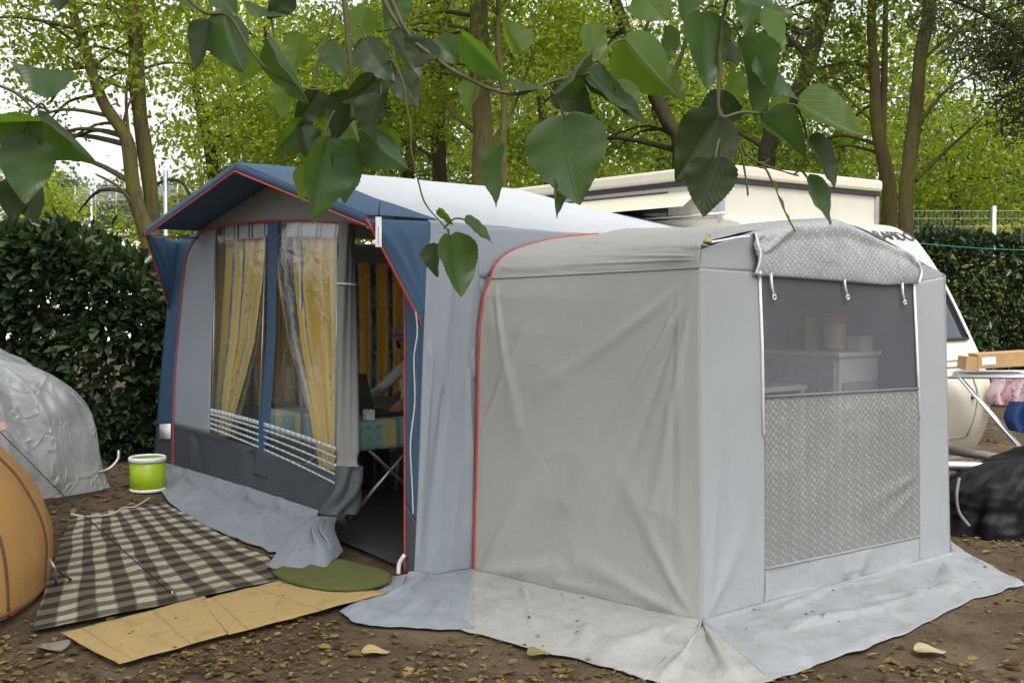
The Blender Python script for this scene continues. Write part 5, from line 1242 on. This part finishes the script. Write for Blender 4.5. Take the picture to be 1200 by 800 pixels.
m = MB(); m.tube([Vector((P(194, 300, 13).x, 13, .1)), P(194, 200, 13)], .028, 8); m.build('shaft', M['alu'], po)
m = MB(); m.tube(catmull([P(184, 216, 13), P(195, 211, 13), P(210, 212, 13), P(218, 220, 13), P(223, 232, 13), P(225, 250, 13), P(226, 330, 13)], 6), .018, 7); m.build('bent_pipe', M['black'], po)

# ---------------------------------------------------------------- hanging poplar branches close to the camera
def bleaf(par, bx, by, tx, ty, wpx, Y, mat='poplar', side=1, curl=.25, seed=0, dY=0):
    pb, pt = P(bx, by, Y), P(tx, ty, Y+dY)
    ax = pt-pb; L = ax.length; t = ax.normalized(); view = Vector((0, 1, 0))
    sx = t.cross(view).normalized(); wpix = wpx/F*Y
    full = max(.80*L, wpix); cosr = min(1, max(.16, wpix/full)); W_ = wpix/cosr
    ang = math.acos(cosr)*side; nrm0 = sx.cross(t).normalized()
    s = (sx*math.cos(ang)+nrm0*math.sin(ang)).normalized(); n_ = s.cross(t).normalized()
    m = MB(); rr = random.Random(seed+int(bx*7+by)); fold = rr.uniform(.1, .62)*rr.choice((1, 1, -1)); bendx = rr.uniform(-.07, .07); ph = rr.uniform(0, 6)
    def prof(v):
        if v < .30: w = math.sin(math.pi/2*(min(1, (v+.012)/.30))**.62)
        else:
            q = (v-.30)/.70; w = (1-q)**.82*(1+.62*q*(1-q))
        return .5*w
    def fn(u, v):
        x = (u-.5)*2; w = prof(v)*(1+.028*math.sin(v*95)*x*x+.05*noise.noise(Vector((v*4, seed*1.7, x*.4)))*abs(x))
        lob = -.045*L*abs(x)*(1-sm(v, 0, .25))
        zz = curl*L*(.30*x*x*w*w*2.2 - .55*(v-.35)**2)+.022*L*math.sin(v*9+ph+x*1.7)*abs(x)+.010*L*math.sin(v*23+ph*2+x*3)*x*x-fold*abs(x)*w*L
        return pb+t*(L*v+lob)+s*(x*w*W_+bendx*L*math.sin(v*3))+n_*zz
    m.grid(fn, 12, 44, uvfn=lambda u, v: ((u-.5)*2*prof(v)*2, v))
    return m.build('leaf', M[mat], par)
pt = thing('poplar_tree', 'poplar tree overhanging from above, its big drooping leaves close to the camera', 'tree', (-2.9, -.6, 0))
def pl(x, y, z): return Vector((x, y, z))
m = MB(); m.tube(catmull([pl(-2.9, -.6, -.1), pl(-2.85, -.5, 1.5), pl(-2.7, -.2, 3.4), pl(-2.5, .1, 6), pl(-2.3, .3, 8.5)], 6), [.24-.2*i/24 for i in range(25)], 12)
for e in ((-.9, 1.6, 4.6), (.6, 2.2, 5.2), (1.8, 2.6, 5.6), (-3.6, 3.2, 5.4), (-1.2, 4.0, 6.0), (2.6, .6, 6.2)): m.tube(catmull([pl(-2.65, -.1, 3.8), pl(-2.65, -.1, 3.8).lerp(Vector(e), .5)+ZZ*.25, Vector(e)], 6), [.07-.055*i/12 for i in range(13)], 7)
m.build('trunk', M['bark'], pt)
r_ = np.random.default_rng(88); shade_crown, _c = crownpts(r_, [((-2.0, 2.4, 6.6), (3.6, 3.2, 1.5), 6500), ((1.6, 2.6, 6.8), (3.0, 2.6, 1.3), 4200), ((-4.6, 4.6, 6.2), (2.4, 2.4, 1.3), 3200)], 24, .34)  # unseen crown above the hanging branches, added to block overhead light
shade_crown = shade_crown[shade_crown[:, 2] > 2.6+.30*np.maximum(shade_crown[:, 1], 0)]
addmesh('crown', leaf_mesh('crown', shade_crown-np.array([-2.9, -.6, 0]), .125, M['lf_mid'], droop=.6, seed=88, aspect=.85), pt)
def branch(Y, twigs, leaves, stalks):
    bm_ = MB()
    for pts, r0, r1 in twigs:
        q = catmull([P(p[0], p[1], Y+(p[2] if len(p) > 2 else 0)) for p in pts], 8)
        if pts[0][1] < 0 or pts[0][0] < 0:      # carry the branch on upwards, out of the picture, to its limb
            s0 = q[0]; q = catmull([Vector((-.9, 1.6, 4.6)) if s0.x < .1 else Vector((.6, 2.2, 5.2)), s0+Vector((-.25, .1, .9)), s0], 8)[:-1]+q
        k = len(q); q = [p+Vector((noise.noise(p*30), 0, noise.noise(p*30+Vector((5, 5, 5)))))*.003 for p in q]
        bm_.tube(q, [.68*(r0+(r1-r0)*i/k)*(1+.3*noise.noise(q[i]*60)) for i in range(k)], 7)
    for i, (sx, sy) in stalks.items():
        l = leaves[i]; bx, by, tx, ty = l[:4]; yy = Y+(l[5].get('y', 0) if len(l) > 5 else 0)
        a, c = P(sx, sy, Y), P(bx, by, yy); q = catmull([a, a.lerp(c, .5)+ZZ*.006, c], 5); bm_.tube(q, [.0013]*len(q), 5)
    rt = bm_.build('branch', M['twig'], pt)
    for i, l in enumerate(leaves):
        bx, by, tx, ty, w = l[:5]; kw = dict(l[5]) if len(l) > 5 else {}
        bleaf(rt, bx, by, tx, ty, w, Y+kw.pop('y', 0), seed=i, **kw)
D = 'poplard'
branch(1.15,
    [(((-60, 60), (-10, 95), (20, 110), (40, 128)), .004, .002), (((20, 110), (60, 132)), .002, .0012)],
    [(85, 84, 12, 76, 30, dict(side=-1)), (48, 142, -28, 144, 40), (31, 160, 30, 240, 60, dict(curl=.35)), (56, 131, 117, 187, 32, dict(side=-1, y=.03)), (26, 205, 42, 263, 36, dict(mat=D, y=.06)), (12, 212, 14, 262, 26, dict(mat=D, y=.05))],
    {0: (60, 120), 2: (38, 126), 3: (42, 126), 4: (30, 150)})
branch(1.35,
    [(((213, -10), (240, 15), (270, 20), (300, 70), (330, 92)), .004, .0025), (((400, -20, .05), (408, 40, .05), (411, 90, .05), (414, 142, .05)), .0055, .0045), (((440, -20), (460, 20), (488, 50)), .005, .004),
     (((462, 60), (475, 110), (480, 150), (485, 190), (498, 235), (525, 272)), .002, .0012), (((395, 10, .05), (375, 70, .05), (370, 105, .05)), .002, .0015), (((330, 92), (365, 104), (392, 102)), .002, .0014)],
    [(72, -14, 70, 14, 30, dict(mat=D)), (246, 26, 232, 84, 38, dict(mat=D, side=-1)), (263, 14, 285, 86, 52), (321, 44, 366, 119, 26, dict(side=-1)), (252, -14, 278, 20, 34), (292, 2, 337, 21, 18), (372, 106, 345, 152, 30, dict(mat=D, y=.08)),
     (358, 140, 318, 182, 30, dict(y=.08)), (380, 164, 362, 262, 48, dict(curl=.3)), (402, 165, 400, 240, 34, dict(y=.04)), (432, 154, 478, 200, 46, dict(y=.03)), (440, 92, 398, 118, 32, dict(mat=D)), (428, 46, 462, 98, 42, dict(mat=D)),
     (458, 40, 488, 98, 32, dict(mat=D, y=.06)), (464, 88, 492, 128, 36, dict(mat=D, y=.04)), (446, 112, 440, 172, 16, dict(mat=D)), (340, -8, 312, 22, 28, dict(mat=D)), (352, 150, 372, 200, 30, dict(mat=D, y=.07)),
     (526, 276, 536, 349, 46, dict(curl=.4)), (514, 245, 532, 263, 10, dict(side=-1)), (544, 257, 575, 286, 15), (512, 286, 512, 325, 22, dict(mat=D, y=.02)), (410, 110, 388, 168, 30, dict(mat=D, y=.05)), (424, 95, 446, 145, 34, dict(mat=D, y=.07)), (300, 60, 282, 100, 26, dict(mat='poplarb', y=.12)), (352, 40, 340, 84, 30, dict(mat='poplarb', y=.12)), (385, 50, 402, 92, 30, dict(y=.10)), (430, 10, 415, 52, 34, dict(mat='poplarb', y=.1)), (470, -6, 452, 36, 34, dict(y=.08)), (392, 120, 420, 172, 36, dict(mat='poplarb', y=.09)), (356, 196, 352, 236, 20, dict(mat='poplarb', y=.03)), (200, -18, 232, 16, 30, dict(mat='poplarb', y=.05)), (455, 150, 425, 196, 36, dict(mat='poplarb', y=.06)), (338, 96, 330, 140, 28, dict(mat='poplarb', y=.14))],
    {2: (262, -6), 3: (316, 20), 8: (392, 130), 10: (440, 130), 12: (418, 30), 14: (455, 70), 15: (448, 90), 18: (525, 272), 20: (520, 268)})
branch(1.15,
    [(((455, -5), (485, 48), (530, 82), (570, 100), (610, 108), (650, 96), (690, 84)), .0045, .002), (((640, 98), (668, 92), (700, 72)), .0018, .0012)],
    [(500, 46, 486, 80, 46, dict(curl=.1, mat=D)), (543, 41, 600, 94, 26, dict(side=-1)), (587, 172, 578, 242, 27), (662, 138, 680, 241, 98, dict(curl=.2)), (649, 212, 650, 256, 12), (652, 100, 694, 134, 44, dict(mat=D, y=.04)),
     (650, 108, 694, 52, 14, dict(side=-1)), (683, 82, 756, 152, 40, dict(mat=D, y=.03)), (732, 46, 792, 112, 72, dict(mat='poplarb', y=.06, curl=.15)), (752, -12, 786, 24, 54, dict(mat='poplarb')), (512, 46, 538, 76, 34, dict(y=.02)), (690, 86, 742, 132, 22, dict(y=.02)), (600, 92, 640, 104, 12), (720, 98, 742, 148, 32, dict(mat='poplarb', y=.06)), (612, 60, 590, 20, 30, dict(mat='poplarb', y=.1)), (690, 30, 706, 78, 34, dict(mat='poplarb', y=.08)), (560, 96, 546, 132, 24, dict(mat='poplarb', y=.08)), (772, 80, 800, 122, 30, dict(mat='poplarb', y=.1))],
    {2: (608, 110), 3: (640, 100), 5: (640, 100), 8: (700, 72)})
branch(1.2,
    [(((860, -40), (845, 40), (842, 100), (846, 135), (872, 130), (905, 134), (940, 128)), .004, .0018), (((872, 170), (880, 185), (905, 198), (935, 205)), .0022, .0014), (((842, 60), (842, 120), (868, 172), (873, 196), (876, 230)), .0022, .0015)],
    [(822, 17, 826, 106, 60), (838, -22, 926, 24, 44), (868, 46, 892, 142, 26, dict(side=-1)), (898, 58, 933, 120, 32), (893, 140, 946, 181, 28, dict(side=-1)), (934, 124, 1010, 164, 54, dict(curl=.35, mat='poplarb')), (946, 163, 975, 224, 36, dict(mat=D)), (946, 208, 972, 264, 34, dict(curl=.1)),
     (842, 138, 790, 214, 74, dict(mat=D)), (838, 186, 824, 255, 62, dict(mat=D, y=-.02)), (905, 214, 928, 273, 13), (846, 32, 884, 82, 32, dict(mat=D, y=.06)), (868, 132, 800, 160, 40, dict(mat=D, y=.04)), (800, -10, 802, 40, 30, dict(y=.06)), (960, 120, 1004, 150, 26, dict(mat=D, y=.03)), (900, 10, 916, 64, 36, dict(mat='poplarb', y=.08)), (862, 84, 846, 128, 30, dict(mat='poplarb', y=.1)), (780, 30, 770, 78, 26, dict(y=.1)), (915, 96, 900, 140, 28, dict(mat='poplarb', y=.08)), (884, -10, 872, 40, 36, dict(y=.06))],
    {0: (842, 10), 2: (850, 20), 5: (910, 134), 6: (935, 130), 7: (930, 205), 8: (846, 135), 9: (846, 160), 10: (890, 196)})

# litter, also a little of it lying on skirts, mats, blanket and roofs
dg = bpy.context.evaluated_depsgraph_get(); dg.update(); pos = []; small = []; tries = 0
soft = {'ground': 1, 'ground_skirt': .07, 'picnic_blanket': .03, 'straw_mat': .05, 'roof': .012, 'door_mat': .1, 'door_skirt': .03}
while len(pos) < 24000 and tries < 200000:
    tries += 1
    y = 4+10*random.random()**1.4; x = (random.random()*2-1)*.58*y
    cl_ = noise.noise(Vector((x*1.1, y*1.1, 3)))+.5*noise.noise(Vector((x*4, y*4, 8)))
    if random.random() > .45+cl_*1.1: continue
    ok, loc, nrm_, _i, ob, _m = S.ray_cast(dg, Vector((x, y, 3.0)), Vector((0, 0, -1)))
    if not ok: continue
    kf = soft.get(ob.name.split('.')[0], 0)
    if random.random() > kf or nrm_.z < .5: continue
    pos.append((x, y, loc.z+(.006+.012*random.random() if kf == 1 else .003))); small.append(1 if kf == 1 else .5)
sz = (.007+.055*rng.random((len(pos), 1))**4.5)*np.array(small)[:, None]
me = leaf_mesh('leaf_litter', np.array(pos), sz, M['litter'], flat=.93, droop=.0, seed=3, aspect=.7)
tag(addmesh('leaf_litter', me), 'dry yellow and brown leaves scattered on the earth', 'leaf litter', None, 'stuff')

tw = MB(); rt_ = random.Random(5); c_n = 0
while c_n < 170:
    y = 4.4+6*rt_.random()**1.3; x = (rt_.random()*2-1)*.52*y
    ok, loc, nrm_, _i, ob, _m = S.ray_cast(dg, Vector((x, y, 3.0)), Vector((0, 0, -1)))
    if not ok or ob.name != 'ground': continue
    a = rt_.random()*6.28; L = .03+.14*rt_.random()**2; d = Vector((math.cos(a), math.sin(a), 0)); e = Vector((-d.y, d.x, 0))*L*rt_.uniform(-.2, .2)
    q = [loc+ZZ*.008-d*L/2, loc+ZZ*.014+e, loc+ZZ*.009+d*L/2]; tw.tube(q, [.0022, .0025, .0012], 5); c_n += 1
tag(tw.build('twig_litter', M['barkd']), 'small dry twigs scattered over the earth', 'twig litter', None, 'stuff')

for nm_, gr_ in (('fallen_leaf', 'large single fallen leaves'), ('carton', 'cartons standing on the annex cabinet'), ('straw_mat', 'straw mat panels before the doorway'), ('laurel_hedge', 'dark hedges around the pitch'), ('slim_tree', 'slim mossy trees left of the awning'),
                 ('leaning_tree', 'leaning dark trunks behind the caravan'), ('background_tree', 'trees standing farther back'), ('conifer', 'dull conifers at the right'), ('shrub', 'shrubs above the right hedge'), ('hanging_cloth', 'cloths hung on the airer')):
    for o in S.objects:
        if o.parent is None and o.name.split('.')[0] == nm_: o['group'] = gr_

# ---------------------------------------------------------------- light
w = bpy.data.worlds.new('World'); S.world = w; w.use_nodes = True; nt = w.node_tree; nt.nodes.clear()
sky = nt.nodes.new('ShaderNodeTexSky'); sky.sky_type = 'NISHITA'; sky.sun_disc = False
SE, SA = R(58), R(160)      # elevation, azimuth clockwise from +Y
sky.sun_elevation = SE; sky.sun_rotation = SA; sky.dust_density = 4; sky.air_density = 1.2
hs = nt.nodes.new('ShaderNodeHueSaturation'); hs.inputs['Saturation'].default_value = .14
bgd = nt.nodes.new('ShaderNodeBackground'); bgd.inputs[1].default_value = .15
ow = nt.nodes.new('ShaderNodeOutputWorld'); nt.links.new(sky.outputs[0], hs.inputs['Color']); nt.links.new(hs.outputs[0], bgd.inputs[0]); nt.links.new(bgd.outputs[0], ow.inputs[0])
ld = bpy.data.lights.new('sun', 'SUN'); ld.energy = .8; ld.angle = R(25); ld.color = (1, .96, .9)
lo_ = link(bpy.data.objects.new('sun', ld)); dv = Vector((math.sin(SA)*math.cos(SE), math.cos(SA)*math.cos(SE), math.sin(SE))); lo_.rotation_euler = (-dv).to_track_quat('-Z', 'Y').to_euler()
S.view_settings.view_transform = 'Standard'; S.view_settings.look = 'None'; S.view_settings.exposure = 1.05; S.view_settings.gamma = 1; S.view_settings.use_curve_mapping = False
S.cycles.max_bounces = 10; S.cycles.transparent_max_bounces = 16; S.cycles.use_denoising = True
